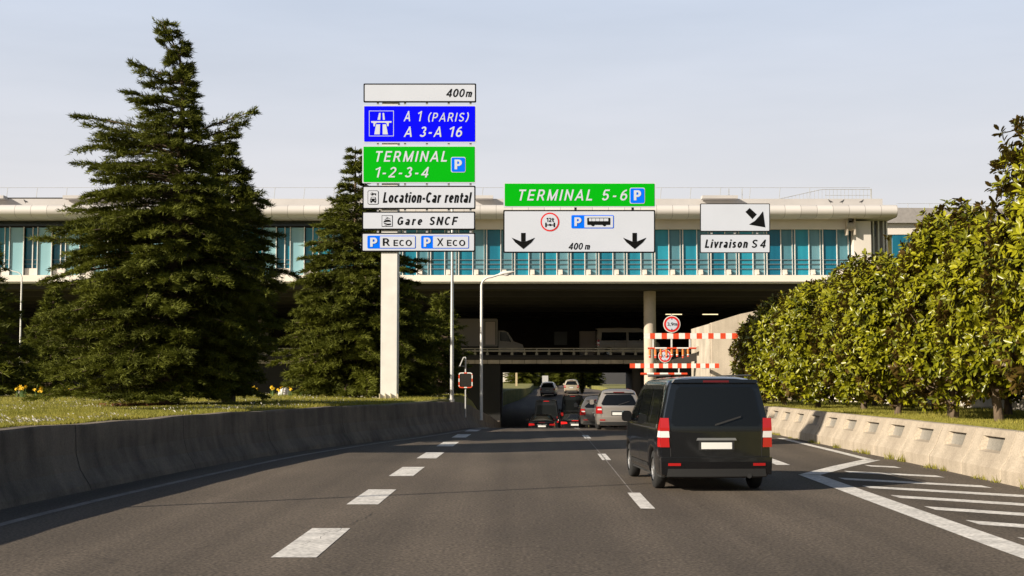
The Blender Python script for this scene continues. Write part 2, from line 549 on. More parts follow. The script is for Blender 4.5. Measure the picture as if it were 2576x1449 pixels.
# left edge: worn edge line / gutter strip
mb = MB()
strip(mb, [(wl(y) + 1.15 - (0.35 if y > 44 else 0.35 * max(0, (y - 30) / 14)), y) for y in np.arange(4, 66, 2.0)], 0.16)
obj('edge_line', mb, mworn, road, kind='structure')
# saw-cut joints in the asphalt
mjoint = mat('joint_bitumen', (0.03, 0.028, 0.026), 0.7)
mb = MB()
strip(mb, [(lR(y) - 0.02, y) for y in np.arange(23.9, 64, 1.6)], 0.022)
mb2 = MB()
for yj in (52.5,):
    strip(mb2, [(wl(yj) + 0.5, yj + 0.2), (9.0, yj - 0.2)], 0.09)
obj('longitudinal_joint', mb, mworn, road, kind='structure')
obj('cross_joint', mb2, mjoint, road, kind='structure')

# tar-sealed cracks and an oil-dark drip line
rngc = random.Random(5)
for x0_, y0_, x1_, y1_ in ((-2.4, 16.2, -1.9, 20.2),):
    mb = MB(); pts = []
    for k in range(26):
        q = k / 25; j = 0.10
        pts.append((x0_ + (x1_ - x0_) * q + rngc.uniform(-j, j) * 0.6, y0_ + (y1_ - y0_) * q + rngc.uniform(-j, j)))
    strip(mb, pts, 0.008); obj('crack_seal', mb, mjoint, road, kind='structure')

# ------------------------------------------------------------------ left concrete wall
def stained(name, base, stain, streak=1.0, lo=0.42, hi=0.7):
    m = bpy.data.materials.new(name); m.use_nodes = True
    t = m.node_tree; b = t.nodes['Principled BSDF']; b.inputs['Roughness'].default_value = 0.92
    tc = node(t, 'ShaderNodeTexCoord')
    def tex(scale, st, det):
        mp = node(t, 'ShaderNodeMapping'); mp.inputs['Scale'].default_value = st
        n = node(t, 'ShaderNodeTexNoise'); n.inputs['Scale'].default_value = scale; n.inputs['Detail'].default_value = det
        t.links.new(tc.outputs['Object'], mp.inputs[0]); t.links.new(mp.outputs[0], n.inputs[0]); return n.outputs['Fac']
    a = tex(2.2, (1.6, 1.6, 0.22), 6); c = tex(1.1, (1, 1, 1), 6); f = tex(30, (1, 1, 1), 3)
    s_ = node(t, 'ShaderNodeMath', operation='MULTIPLY_ADD'); s_.inputs[1].default_value = 0.6 * streak
    t.links.new(a, s_.inputs[0])
    k = node(t, 'ShaderNodeMath', operation='MULTIPLY'); k.inputs[1].default_value = 1 - 0.6 * streak
    t.links.new(c, k.inputs[0]); t.links.new(k.outputs[0], s_.inputs[2])
    r = node(t, 'ShaderNodeMapRange'); r.inputs[1].default_value, r.inputs[2].default_value = lo, hi
    t.links.new(s_.outputs[0], r.inputs[0])
    mx = node(t, 'ShaderNodeMix', data_type='RGBA'); mx.inputs['A'].default_value = (*base, 1); mx.inputs['B'].default_value = (*stain, 1)
    t.links.new(r.outputs[0], mx.inputs['Factor'])
    fr_ = node(t, 'ShaderNodeMapRange'); fr_.inputs[1].default_value, fr_.inputs[2].default_value, fr_.inputs[3].default_value, fr_.inputs[4].default_value = 0.3, 0.7, 0.82, 1.18
    t.links.new(f, fr_.inputs[0])
    m2 = node(t, 'ShaderNodeMix', data_type='RGBA', blend_type='MULTIPLY'); m2.inputs['Factor'].default_value = 1
    t.links.new(mx.outputs['Result'], m2.inputs['A']); t.links.new(fr_.outputs[0], m2.inputs['B'])
    t.links.new(m2.outputs['Result'], b.inputs['Base Color'])
    bp = node(t, 'ShaderNodeBump'); bp.inputs['Strength'].default_value = 0.4; bp.inputs['Distance'].default_value = 0.015
    t.links.new(f, bp.inputs['Height']); t.links.new(bp.outputs[0], b.inputs['Normal'])
    MATS[name] = m
    return m
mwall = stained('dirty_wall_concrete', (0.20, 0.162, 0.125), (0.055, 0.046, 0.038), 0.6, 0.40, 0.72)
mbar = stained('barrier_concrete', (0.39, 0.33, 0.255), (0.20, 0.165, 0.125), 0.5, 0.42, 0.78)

prof = [(0.30, 0.0), (0.26, 0.10), (0.10, 0.34), (0.02, 0.62), (0.0, 1.08), (-0.015, 1.12), (-0.30, 1.12), (-0.32, 1.08), (-0.32, 0.9)]
mb = MB(); rows = []
ysw = [-20, -8, 0, 6] + list(np.arange(10, 115, 1.0))
for y in ysw:
    d = (wl(y + 0.5) - wl(y - 0.5)); nn = math.hypot(1, d); nx, ny = 1 / nn, -d / nn
    wob = 0.012 * math.sin(y * 1.7) + 0.01 * math.sin(y * 0.63)
    rows.append([(wl(y) + nx * o, y + ny * o, zr(y) + (z_ + wob if z_ > 0.5 else z_) - (0.03 if z_ == 0 else 0)) for o, z_ in prof])
nc = len(prof)
mb.v = [p for r_ in rows for p in r_]
mb.f = [(i * nc + j, (i + 1) * nc + j, (i + 1) * nc + j + 1, i * nc + j + 1) for i in range(len(rows) - 1) for j in range(nc - 1)]
mb.f.append(tuple(range((len(rows) - 1) * nc, len(rows) * nc)))
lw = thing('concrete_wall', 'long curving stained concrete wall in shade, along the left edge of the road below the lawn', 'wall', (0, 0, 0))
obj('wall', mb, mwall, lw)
mb = MB()
for yj in np.arange(12.5, 66, 6.0):
    d = (wl(yj + 0.5) - wl(yj - 0.5)); nn = math.hypot(1, d); nx, ny = 1 / nn, -d / nn
    o_ = len(mb.v)
    for dy in (-0.012, 0.012):
        wob = 0.012 * math.sin((yj + dy) * 1.7) + 0.01 * math.sin((yj + dy) * 0.63)
        for o, z_ in prof[:7]:
            mb.v.append((wl(yj + dy) + nx * (o + 0.004), yj + dy + ny * (o + 0.004), zr(yj) + (z_ + wob if z_ > 0.5 else z_) + 0.004))
    mb.f += [(o_ + k, o_ + k + 1, o_ + 8 + k, o_ + 7 + k) for k in range(6)]
obj('expansion_joint', mb, mat('joint_dark', (0.02, 0.018, 0.016), 0.9), lw)

# ------------------------------------------------------------------ right precast barrier blocks
def barrier_mesh():
    L, g = 2.5, 0.012
    pf = [(0.0, -0.04), (0.0, 0.24), (0.09, 0.37), (0.165, 0.50), (0.285, 0.80), (0.335, 0.915), (0.355, 0.935), (0.56, 0.935), (0.58, 0.915), (0.58, -0.04)]
    ysb = [g, g + 0.03, 0.55, 1.95, L - g - 0.03, L - g]
    mb = MB()
    def off(i): return 0.018 if i in (0, 5) else 0.0
    idx = {}
    for i, y in enumerate(ysb):
        for j, (x, z) in enumerate(pf):
            idx[i, j] = len(mb.v); mb.v.append((x + (off(i) if j < 6 else 0), y, z - (off(i) if 5 <= j <= 8 else 0)))
    for i in range(5):
        for j in range(9):
            if i == 2 and j == 3: continue
            mb.f.append((idx[i, j], idx[i, j + 1], idx[i + 1, j + 1], idx[i + 1, j]))
    for i in (0, 5):
        f = [idx[i, j] for j in range(10)]
        mb.f.append(tuple(f if i == 5 else reversed(f)))
    # pocket
    o = [idx[2, 3], idx[2, 4], idx[3, 4], idx[3, 3]]
    dx = 0.16
    inner = [(0.165 + dx - 0.01, 0.74, 0.535), (0.285 + dx - 0.06, 0.74, 0.775), (0.285 + dx - 0.06, 1.87, 0.775), (0.165 + dx - 0.01, 1.87, 0.535)]
    k = len(mb.v); mb.v += inner
    for a in range(4):
        c = (a + 1) % 4
        mb.f.append((o[a], o[c], k + c, k + a))
    return mb, MB().add(inner, [(0, 1, 2, 3)])
bm0, bm1 = barrier_mesh()
mpane = stained('pocket_infill', (0.30, 0.275, 0.235), (0.13, 0.12, 0.10), 0.3, 0.40, 0.7)
proto = None
yb = 16.2
ib = 0
ORD = ['cut by the right edge of the photo', 'second from the right edge', 'third from the right edge', 'fourth from the right edge', 'fifth from the right edge',
       'sixth from the right edge', 'seventh from the right edge', 'eighth from the right edge', 'ninth from the right edge', 'tenth from the right edge']
def barrier_label(y):
    k = int((y + 2.5 - 24.6) // 2.51)
    if k < 0: return 'beige concrete barrier block of the roadside row, nearer than the right edge shows'
    if k < len(ORD): return 'beige concrete barrier block with one pocket, ' + ORD[k]
    return 'far beige concrete barrier block of the row, behind the black van'
while yb < 72:
    x0, x1 = br(yb), br(yb + 2.5)
    ang = -math.atan2(x1 - x0, 2.5)
    if proto is None:
        proto = obj('barrier_block', bm0, mbar)
        pane = obj('pocket_infill', bm1, mpane, proto, local=True)
        o = proto
    else:
        o = proto.copy(); COL.objects.link(o)
        c = pane.copy(); COL.objects.link(c); c.parent = o
    o.location = (x0, yb, zr(yb + 1.2) - 0.0)
    o.rotation_euler = (0, R(random.uniform(-0.5, 0.5)), ang + R(random.uniform(-0.35, 0.35)))
    tag(o, barrier_label(yb), 'barrier', 'precast barrier blocks along the right edge of the road')
    yb += 2.51
    ib += 1

# ------------------------------------------------------------------ terminal building
YB = 105.0
def XB(u, Y=YB): return (u - 1288) / FPX * Y
def ZB(v, Y=YB): return P(1288, v, Y)[2]
bld = thing('terminal_building', 'long airport terminal bridging the road, teal glass band under a rounded pale roof edge', 'building', (0, 115, 0))
XL = -66.0
XR = XB(2145)                       # end of the glass band
# rounded roof edge, cladding joints every 1.17 m in the material
mroof = bpy.data.materials.new('roof_edge_cladding'); mroof.use_nodes = True
t = mroof.node_tree; b = t.nodes['Principled BSDF']; b.inputs['Roughness'].default_value = 0.45
tc = node(t, 'ShaderNodeTexCoord'); sx = node(t, 'ShaderNodeSeparateXYZ'); t.links.new(tc.outputs['Object'], sx.inputs[0])
dv = node(t, 'ShaderNodeMath', operation='DIVIDE'); dv.inputs[1].default_value = 1.17; t.links.new(sx.outputs['X'], dv.inputs[0])
fc = node(t, 'ShaderNodeMath', operation='FRACT'); t.links.new(dv.outputs[0], fc.inputs[0])
lt = node(t, 'ShaderNodeMath', operation='LESS_THAN'); lt.inputs[1].default_value = 0.025; t.links.new(fc.outputs[0], lt.inputs[0])
fl = node(t, 'ShaderNodeMath', operation='FLOOR'); t.links.new(dv.outputs[0], fl.inputs[0])
wn = node(t, 'ShaderNodeTexWhiteNoise', noise_dimensions='1D'); t.links.new(fl.outputs[0], wn.inputs['W'])
mr = node(t, 'ShaderNodeMapRange'); mr.inputs[3].default_value, mr.inputs[4].default_value = 0.9, 1.05; t.links.new(wn.outputs[0], mr.inputs[0])
mx = node(t, 'ShaderNodeMix', data_type='RGBA'); t.links.new(lt.outputs[0], mx.inputs['Factor'])
m1 = node(t, 'ShaderNodeMix', data_type='RGBA', blend_type='MULTIPLY'); m1.inputs['Factor'].default_value = 1; m1.inputs['A'].default_value = (0.60, 0.57, 0.545, 1)
t.links.new(mr.outputs[0], m1.inputs['B']); t.links.new(m1.outputs['Result'], mx.inputs['A']); mx.inputs['B'].default_value = (0.2, 0.18, 0.17, 1)
t.links.new(mx.outputs['Result'], b.inputs['Base Color'])

YT = 103.0
zt0, zt1 = ZB(545, YT), ZB(513, YT)
xe = XB(2265, YT)
pr = []
for k in range(13):
    a = math.pi / 2 - math.pi * k / 12
    pr.append((YT + 0.62 - 0.62 * math.cos(a), (zt0 + zt1) / 2 + (zt1 - zt0) / 2 * math.sin(a)))
pr += [(YT + 4.0, zt0), (YT + 4.0, zt1)]
mb = MB(); n = len(pr)
mb.v = [(XL, y, z) for y, z in pr] + [(xe, y, z) for y, z in pr]
mb.f = [(i, i + 1, i + 1 + n, i + n) for i in range(n - 3)]
k_ = len(mb.v); mb.v += mb.v[:2 * n]
mb.f += [(k_ + i, k_ + (i + 1) % n, k_ + (i + 1) % n + n, k_ + i + n) for i in range(n - 3, n)] + [tuple(range(k_ + n - 1, k_ - 1, -1)), tuple(range(k_ + n, k_ + 2 * n))]
o = obj('roof_edge', mb, mroof, bld, smooth=True)
for i, p in enumerate(o.data.polygons): p.use_smooth = i < n - 3
# roof deck above
mb = MB(); z2 = ZB(500, 106)
mb.box(XL, XB(2235), 106, 151, zt1 + 0.02, z2)
for u0, u1 in ((-60, 0), (150, 420), (1190, 1240), (1770, 1860)):
    mb.box(XB(u0), XB(u1), 105.0, 105.9, z2 - 0.1, z2 + 0.13)
obj('roof', mb, mat('roof_deck_grey', (0.46, 0.44, 0.43), 0.7, var=0.1, vscale=0.4), bld)
mb = MB(); mb.box(XL, XB(140), 106.2, 150, z2 + 0.003, z2 + 0.12); obj('roof_membrane', mb, M['dark'], bld)
# safety rail on the roof
mb = MB(); zrail = ZB(472, 106.5)
for k in range(40):
    x = XL + 1.0 + k * 2.24
    if x > 27: break
    mb.tube([(x, 106.5, z2 - 0.05), (x + 0.10, 106.5, zrail)], 0.022, 5)
mb.tube([(XL, 106.5, zrail), (27.0, 106.5, zrail)], 0.016, 5)
obj('roof_railing', mb, M['steel'], bld)
mb = MB()
xa, xb_ = XB(1965), XB(2219)
zs0 = z2
for k in range(27):
    q = k / 26; x = xa + (xb_ - xa) * q
    zt = min(zrail, zs0 + 0.08 + (zrail - zs0) * q * 2.0)
    mb.box(x - 0.012, x + 0.012, 107.5, 107.53, zs0 - 0.1, zt)
mb.tube([(xa, 107.5, zs0 + 0.08), ((xa + xb_) / 2, 107.5, zrail), (xb_, 107.5, zrail)], 0.025, 5)
mb.tube([(xb_ - 3.5, 107.5, (zs0 + zrail) / 2), (xb_, 107.5, (zs0 + zrail) / 2)], 0.018, 5)
mb.box(xb_ - 0.05, xb_ + 0.05, 107.45, 107.55, zs0 - 0.1, zrail + 0.05)
for u in (1848, 1882):
    mb.box(XB(u) - 0.03, XB(u) + 0.03, 107, 107.06, zs0 - 0.1, zrail)
obj('mesh_screen', mb, M['steel'], bld)
# dark recess under the roof edge, back plane of the facade
zg0, zg1 = ZB(692), ZB(572)
mb = MB(); mb.box(XL, XB(2215), 105.9, 106.2, zg1 - 0.6, zt1 + 0.01)
obj('clerestory', mb, mat('clerestory_glass', (0.012, 0.02, 0.026), 0.12), bld)
mb = MB(); mb.box(-6.0, XB(2138), 104.75, 105.88, ZB(575, 104.75), ZB(549, 104.75))
obj('lintel_beam', mb, mat('lintel_paint', (0.68, 0.62, 0.55), 0.55, var=0.08, vscale=0.5), bld)
mb = MB()
for x in (XB(2130), XB(2149)):
    mb.bbox(x - 0.05, x + 0.05, 104.2, 104.9, ZB(592, 104.5), ZB(548, 104.5), 0.02)
mb.tube([(XB(2131), 104.5, ZB(570, 104.5)), (XB(2148), 104.5, ZB(570, 104.5))], 0.32, 12)
obj('beam_bearing', mb, M['concrete'], bld)
# floor edge
zf0, zf1 = ZB(713, 104.3), ZB(692, 104.3)
mb = MB(); mb.box(XL, XB(2192), 104.3, 107, zf0 + 0.14, zf1)
obj('floor_edge', mb, mroof if False else mat('floor_edge_cladding', (0.78, 0.72, 0.64), 0.55, var=0.06, vscale=0.4), bld)
mb = MB(); mb.box(XL, XB(2192), 104.42, 107.2, zf0 + 0.03, zf0 + 0.137)
obj('drip_edge', mb, M['whitesteel'], bld)
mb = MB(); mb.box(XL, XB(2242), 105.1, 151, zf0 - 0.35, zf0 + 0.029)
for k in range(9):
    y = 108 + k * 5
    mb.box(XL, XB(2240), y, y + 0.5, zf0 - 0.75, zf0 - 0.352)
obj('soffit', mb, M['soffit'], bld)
# end block
mb = MB(); mb.bbox(XR + 0.1, XB(2192), 104.6, 111, zf1 - 6, ZB(556, 104.6), 0.03)
obj('end_wall', mb, M['cream'], bld)
mb = MB(); x = XB(2192) + 0.003; zc = ZB(553, 105)
mb.box(x, XB(2242), 106.0, 150, zf1 - 6, zc)
obj('end_wall', mb, mat('grey_cladding', (0.33, 0.31, 0.29), 0.6, var=0.1), bld)
mb = MB()
for u in (2193, 2207, 2220, 2233, 2241):
    mb.box(XB(u) - 0.045, XB(u) + 0.055, 105.6, 105.997, zf1 - 6, zc - 0.01)
obj('cladding_rib', mb, M['whitesteel'], bld)

# glazing: panes with their mullions
def glass_mat(name, lo, hi, rough=0.08):
    m = bpy.data.materials.new(name); m.use_nodes = True
    t = m.node_tree; b = t.nodes['Principled BSDF']; b.inputs['Roughness'].default_value = rough; b.inputs['Specular IOR Level'].default_value = 0.5
    oi = node(t, 'ShaderNodeObjectInfo'); tc = node(t, 'ShaderNodeTexCoord')
    n = node(t, 'ShaderNodeTexNoise'); n.inputs['Scale'].default_value = 0.9; n.inputs['Detail'].default_value = 1
    mp = node(t, 'ShaderNodeMapping'); mp.inputs['Scale'].default_value = (2.2, 1, 0.12)
    va = node(t, 'ShaderNodeVectorMath', operation='ADD')
    sc = node(t, 'ShaderNodeVectorMath', operation='SCALE'); sc.inputs['Scale'].default_value = 40
    cx = node(t, 'ShaderNodeCombineXYZ'); t.links.new(oi.outputs['Random'], cx.inputs[0]); t.links.new(oi.outputs['Random'], cx.inputs[1])
    t.links.new(cx.outputs[0], sc.inputs[0]); t.links.new(tc.outputs['Object'], mp.inputs[0]); t.links.new(mp.outputs[0], va.inputs[0]); t.links.new(sc.outputs[0], va.inputs[1])
    t.links.new(va.outputs[0], n.inputs[0])
    ad = node(t, 'ShaderNodeMath', operation='MULTIPLY_ADD'); ad.inputs[1].default_value = 0.55
    t.links.new(oi.outputs['Random'], ad.inputs[0])
    k = node(t, 'ShaderNodeMath', operation='MULTIPLY'); k.inputs[1].default_value = 0.75
    t.links.new(n.outputs['Fac'], k.inputs[0]); t.links.new(k.outputs[0], ad.inputs[2])
    r = node(t, 'ShaderNodeMapRange'); r.inputs[1].default_value, r.inputs[2].default_value = 0.3, 0.95
    t.links.new(ad.outputs[0], r.inputs[0])
    mx = node(t, 'ShaderNodeMix', data_type='RGBA'); mx.inputs['A'].default_value = (*lo, 1); mx.inputs['B'].default_value = (*hi, 1)
    t.links.new(r.outputs[0], mx.inputs['Factor']); t.links.new(mx.outputs['Result'], b.inputs['Base Color'])
    return m
gdeep = glass_mat('teal_glass', (0.004, 0.10, 0.17), (0.020, 0.26, 0.36))
gpale = glass_mat('pale_glass', (0.045, 0.16, 0.21), (0.13, 0.27, 0.32))
gaqua = glass_mat('aqua_glass', (0.16, 0.34, 0.40), (0.30, 0.48, 0.52))
mod = 71.0 * YB / FPX
xs = XB(1224)
k0 = -int((xs - XL) / mod)
proto_p = {}
def part_copy(key, mk, x):
    """first call builds the part at x = 0 of the building, later ones copy it"""
    if key not in proto_p:
        o = mk(); proto_p[key] = o
    else:
        a = proto_p[key]; o = a.copy(); COL.objects.link(o); o.parent = bld
        for ch in a.children:
            c = ch.copy(); COL.objects.link(c); c.parent = o
    o.location.x = x
    return o
def mk_glass(name, m, x0, x1, y, z0, z1, mull, mw=0.026):
    mb = MB(); mb.box(x0, x1, y, y + 0.04, z0, z1)
    o = obj(name, mb, m, bld)
    mb = MB()
    for xm in mull: mb.box(xm - mw, xm + mw, y - 0.12, y - 0.002, z0 - 0.05, z1 + 0.05)
    c = obj('mullion', mb, M['whitesteel'], bld); c.parent = o
    return o
h2 = mod / 2
for k in range(k0, 26):
    x = xs + k * mod
    if x + mod > XR + 0.3: break
    left = x < XB(760)
    if left:
        part_copy('aqua', lambda: mk_glass('window_pane', gaqua, 0.06, h2, 105.2, zg0 + 0.01, zg1, (0.0, h2)), x)
        part_copy('deepL', lambda: mk_glass('window_pane', gdeep, h2 + 0.06, mod - 0.06, 105.45, zg0 + 0.55, zg1, (mod * 0.79,), 0.03), x)
        part_copy('sill', lambda: obj('spandrel', MB().box(h2 + 0.06, mod - 0.06, 105.3, 105.44, zg0 + 0.01, zg0 + 0.53), M['cream'], bld), x)
    else:
        part_copy('deep', lambda: mk_glass('window_pane', gdeep, 0.03, h2 - 0.03, 105.45, zg0 + 0.01, zg1, (0.0, h2)), x)
        part_copy('pale', lambda: mk_glass('window_pane', gpale, h2 + 0.03, mod - 0.03, 105.45, zg0 + 0.01, zg1, (mod - 0.20,), 0.012), x)
        part_copy('boxy', lambda: obj('convector_box', MB().bbox(h2 + 0.10, h2 + 0.42, 105.2, 105.44, zg0 + 0.02, zg0 + 0.42, 0.03).box(h2 + 0.2, h2 + 0.42, 105.1, 105.197, zg0 + 0.08, zg0 + 0.2), M['cream'], bld), x)
mb = MB()
for v in (653, 664, 676):
    z = ZB(v, 105.25)
    mb.box(XL, XR, 105.36, 105.40, z - 0.025, z + 0.025)
obj('guard_rail', mb, mat('rail_grey', (0.12, 0.16, 0.18), 0.4), bld)
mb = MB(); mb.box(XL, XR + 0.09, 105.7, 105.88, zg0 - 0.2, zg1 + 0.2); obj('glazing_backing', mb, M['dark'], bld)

# columns
def column(x, y, r, z0, z1, m=M['concrete']):
    mb = MB(); mb.tube([(x, y, z0), (x, y, z1)], r, 24)
    o = obj('column', mb, m, bld, smooth=True)
    return o
column(XB(1635, 108), 108, 0.46, -4, zf0 - 0.2, mat('column_concrete', (0.48, 0.41, 0.33), 0.85, var=0.12, vscale=0.7, fine=0.06, fscale=15))
column(XB(662, 122), 122, 0.45, -2, zf0 - 0.2)
column(XB(545, 128), 128, 0.5, -2, zf0 - 0.2)
column(XB(300, 122), 122, 0.45, -2, zf0 - 0.2)
# cross beams under the building and the rear wall of the upper road
mb = MB(); zb0, zb1 = ZB(785, 130), ZB(768, 130)
for k in range(12):
    x = XL + k * 7.0
    mb.box(x, x + 6.9, 130, 130.8, zb0, zb1)
    mb.box(x, x + 6.9, 129.7, 129.99, zb0, zb0 + 0.25)
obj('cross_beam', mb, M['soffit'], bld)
mb = MB(); yb_ = 150.0
holes = [(XB(1394, yb_), XB(1427, yb_))]
z0, z1 = ZB(868, yb_), ZB(834, yb_)
mb.box(XL, holes[0][0], yb_, yb_ + 0.4, 3.5, zf0 - 0.36)
mb.box(holes[0][1], 40, yb_, yb_ + 0.4, 3.5, zf0 - 0.36)
mb.box(holes[0][0], holes[0][1], yb_, yb_ + 0.4, 3.5, z0)
mb.box(holes[0][0], holes[0][1], yb_, yb_ + 0.4, z1, zf0 - 0.36)
mb.box(XL, -1.2, 150, 150.4, -1, 3.499)
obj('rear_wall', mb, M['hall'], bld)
obj('rear_window', MB().box(holes[0][0], holes[0][1], yb_ + 0.1, yb_ + 0.14, z0, z1), mat('rear_glass', (0.10, 0.11, 0.12), 0.2), bld)
mb = MB()
for u0, u1 in ((1675, 1716), (1768, 1807)):
    z = ZB(791, 136)
    mb.box(XB(u0, 136), XB(u1, 136), 136, 136.12, z - 0.03, z + 0.05)
    lamp = obj('ceiling_lamp', mb, M['tube'], bld); mb = MB()
    mb2 = MB()
    for u in (u0 + 5, u1 - 5): mb2.box(XB(u, 136) - 0.02, XB(u, 136) + 0.02, 136.05, 136.09, z + 0.051, zf0 - 0.5)
    c = obj('lamp_rod', mb2, M['dark'], bld); c.parent = lamp

# ------------------------------------------------------------------ upper road bridge under the building
YD = 115.0
brg = thing('road_bridge', 'low concrete road bridge with guard rail in the shade under the terminal', 'bridge', (0, YD, 0))
zd = 4.05
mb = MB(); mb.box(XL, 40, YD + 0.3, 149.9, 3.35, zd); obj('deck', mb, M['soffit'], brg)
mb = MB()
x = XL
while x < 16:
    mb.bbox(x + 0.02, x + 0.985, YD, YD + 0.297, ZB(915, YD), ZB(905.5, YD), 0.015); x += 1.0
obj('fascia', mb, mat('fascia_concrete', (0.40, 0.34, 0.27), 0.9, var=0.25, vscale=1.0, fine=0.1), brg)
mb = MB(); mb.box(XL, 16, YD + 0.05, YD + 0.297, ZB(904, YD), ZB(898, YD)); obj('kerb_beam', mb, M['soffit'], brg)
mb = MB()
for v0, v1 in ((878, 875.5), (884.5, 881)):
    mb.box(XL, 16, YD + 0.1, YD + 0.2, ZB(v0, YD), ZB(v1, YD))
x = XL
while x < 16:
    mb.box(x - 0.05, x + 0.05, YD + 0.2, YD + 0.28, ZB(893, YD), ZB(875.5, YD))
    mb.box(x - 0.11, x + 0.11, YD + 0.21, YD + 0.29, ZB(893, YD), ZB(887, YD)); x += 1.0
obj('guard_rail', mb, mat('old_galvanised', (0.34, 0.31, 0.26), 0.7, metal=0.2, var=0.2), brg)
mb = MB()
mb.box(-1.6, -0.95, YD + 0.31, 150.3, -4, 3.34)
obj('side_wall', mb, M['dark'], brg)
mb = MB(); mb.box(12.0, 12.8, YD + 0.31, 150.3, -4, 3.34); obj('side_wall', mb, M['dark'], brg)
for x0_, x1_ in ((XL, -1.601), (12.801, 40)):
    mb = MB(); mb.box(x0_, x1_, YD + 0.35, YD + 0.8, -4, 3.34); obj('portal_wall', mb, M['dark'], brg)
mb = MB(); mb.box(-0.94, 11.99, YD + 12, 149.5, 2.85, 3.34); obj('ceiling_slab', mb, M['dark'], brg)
mb = MB(); mb.tube([(XB(1604, 118), 118, -4), (XB(1604, 118), 118, 3.35)], 0.5, 20); obj('pier', mb, M['soffit'], brg, smooth=True)

# right abutment and ramp
YA = 86.0
ab = thing('abutment_wall', 'sunlit concrete wall end with sloping top, behind the red and white height bars', 'wall', (XB(1800, YA), YA, 0))
mb = MB()
pts = [(XB(1790, YA), -2.5), (XB(2300, YA), -2.5), (XB(2300, YA), ZB(700, YA)), (XB(1862, YA), ZB(790, YA)), (XB(1790, YA), ZB(812, YA))]
mb.prism(pts, YA, YA + 0.9)
obj('wall', mb, stained('pale_concrete', (0.55, 0.47, 0.37), (0.36, 0.30, 0.23), 0.8, 0.42, 0.75), ab)
mb = MB(); mb.box(XB(1786, YA), XB(1790, YA) - 0.003, YA + 0.2, YA + 9, -2.5, ZB(814, YA)); obj('wall_return', mb, M['concrete'], ab)
rp = thing('ramp_beam', 'short sloping concrete ramp edge in sun behind the orange hanging batons', 'ramp', (XB(1770, 92), 92, 0))
mb = MB()
mb.prism([(XB(1742, 92), ZB(889, 92)), (XB(1789, 92), ZB(869, 92)), (XB(1789, 92), ZB(853, 92)), (XB(1742, 92), ZB(876, 92))], 91, 92)
obj('beam', mb, M['concrete'], rp)
mb = MB(); mb.prism([(XB(1690, 93), ZB(918, 93)), (XB(1795, 93), ZB(900, 93)), (XB(1795, 93), ZB(870, 93)), (XB(1742, 93), ZB(889, 93)), (XB(1690, 93), ZB(905, 93))], 92.2, 93); obj('slab', mb, M['soffit'], rp)

# pale wall behind the hedge
gw = thing('garden_wall', 'low pale rendered wall seen between the hedge trunks', 'wall', (15, 60, 0))
mb = MB()
mb.prism_z([(17.6, 30), (17.9, 30), (17.6, 84), (17.3, 84)], 0.2, 2.35)
obj('wall', mb, mat('render_pale', (0.66, 0.61, 0.55), 0.8, var=0.15, vscale=1.5, bump=0.3, bscale=6), gw)

# second building far right
b2 = thing('annex_building', 'grey roofed airport building far right behind the hedge', 'building', (45, 160, 0))
Y2 = 160.0
mb = MB(); mb.box(XB(2225, Y2), XB(2750, Y2), Y2, Y2 + 25, ZB(590, Y2), ZB(562, Y2)); obj('wall', mb, M['cream'], b2)
mb = MB(); mb.prism([(XB(2180, Y2), ZB(561.9, Y2)), (XB(2760, Y2), ZB(561.9, Y2)), (XB(2760, Y2), ZB(528, Y2)), (XB(2240, Y2), ZB(524, Y2))], Y2 - 0.6, Y2 + 25); obj('roof', mb, mat('grey_roof', (0.30, 0.28, 0.27), 0.6, var=0.1), b2)
mb = MB()
for k in range(12): mb.box(XB(2250 + 42 * k, Y2), XB(2250 + 42 * k + 38, Y2), Y2 + 0.1, Y2 + 0.4, 2, ZB(590.5, Y2))
obj('window_band', mb, gdeep, b2)
mb = MB(); zc = ZB(512, Y2)
mb.tube([(XB(2262, Y2), Y2, zc), (XB(2760, Y2), Y2, zc)], 0.02, 5)
for k in range(9): mb.tube([(XB(2290 + 55 * k, Y2), Y2, ZB(530, Y2)), (XB(2290 + 55 * k, Y2), Y2, zc)], 0.03, 5)
obj('roof_railing', mb, M['steel'], b2)

# pigeons on the roof edge
mbird = mat('pigeon_grey', (0.06, 0.06, 0.065), 0.8)
def bird(u, v, Y, flip, lab):
    x, y, z = P(u, v, Y)
    r_ = thing('pigeon', lab, 'bird', (x, y, z), 0, 'pigeons on the terminal roof')
    s_ = -1 if flip else 1
    mb = MB()
    mb.tube([(x - 0.20 * s_, y, z + 0.10), (x - 0.10 * s_, y, z + 0.12), (x, y, z + 0.15), (x + 0.07 * s_, y, z + 0.20), (x + 0.10 * s_, y, z + 0.26), (x + 0.13 * s_, y, z + 0.275), (x + 0.17 * s_, y, z + 0.265)],
            [0.015, 0.045, 0.07, 0.05, 0.038, 0.03, 0.005], 8)
    for dy in (-0.025, 0.025): mb.tube([(x + 0.01, y + dy, z), (x, y + dy, z + 0.12)], 0.008, 4)
    obj('body', mb, mbird, r_, smooth=True)
z2v = 500
for u, fl_, lab in ((2089, 1, 'dark pigeon on the roof edge, left of three near the mesh screen'), (2119, 0, 'dark pigeon on the roof edge, middle of three near the mesh screen'), (2168, 0, 'dark pigeon on the roof edge, right of three near the mesh screen'),
                 (64, 1, 'lone dark pigeon on the roof edge at far left'), (871, 0, 'lone dark pigeon on the roof edge between the two conifers')):
    bird(u, 514 if False else 512, 103.6, fl_, lab)

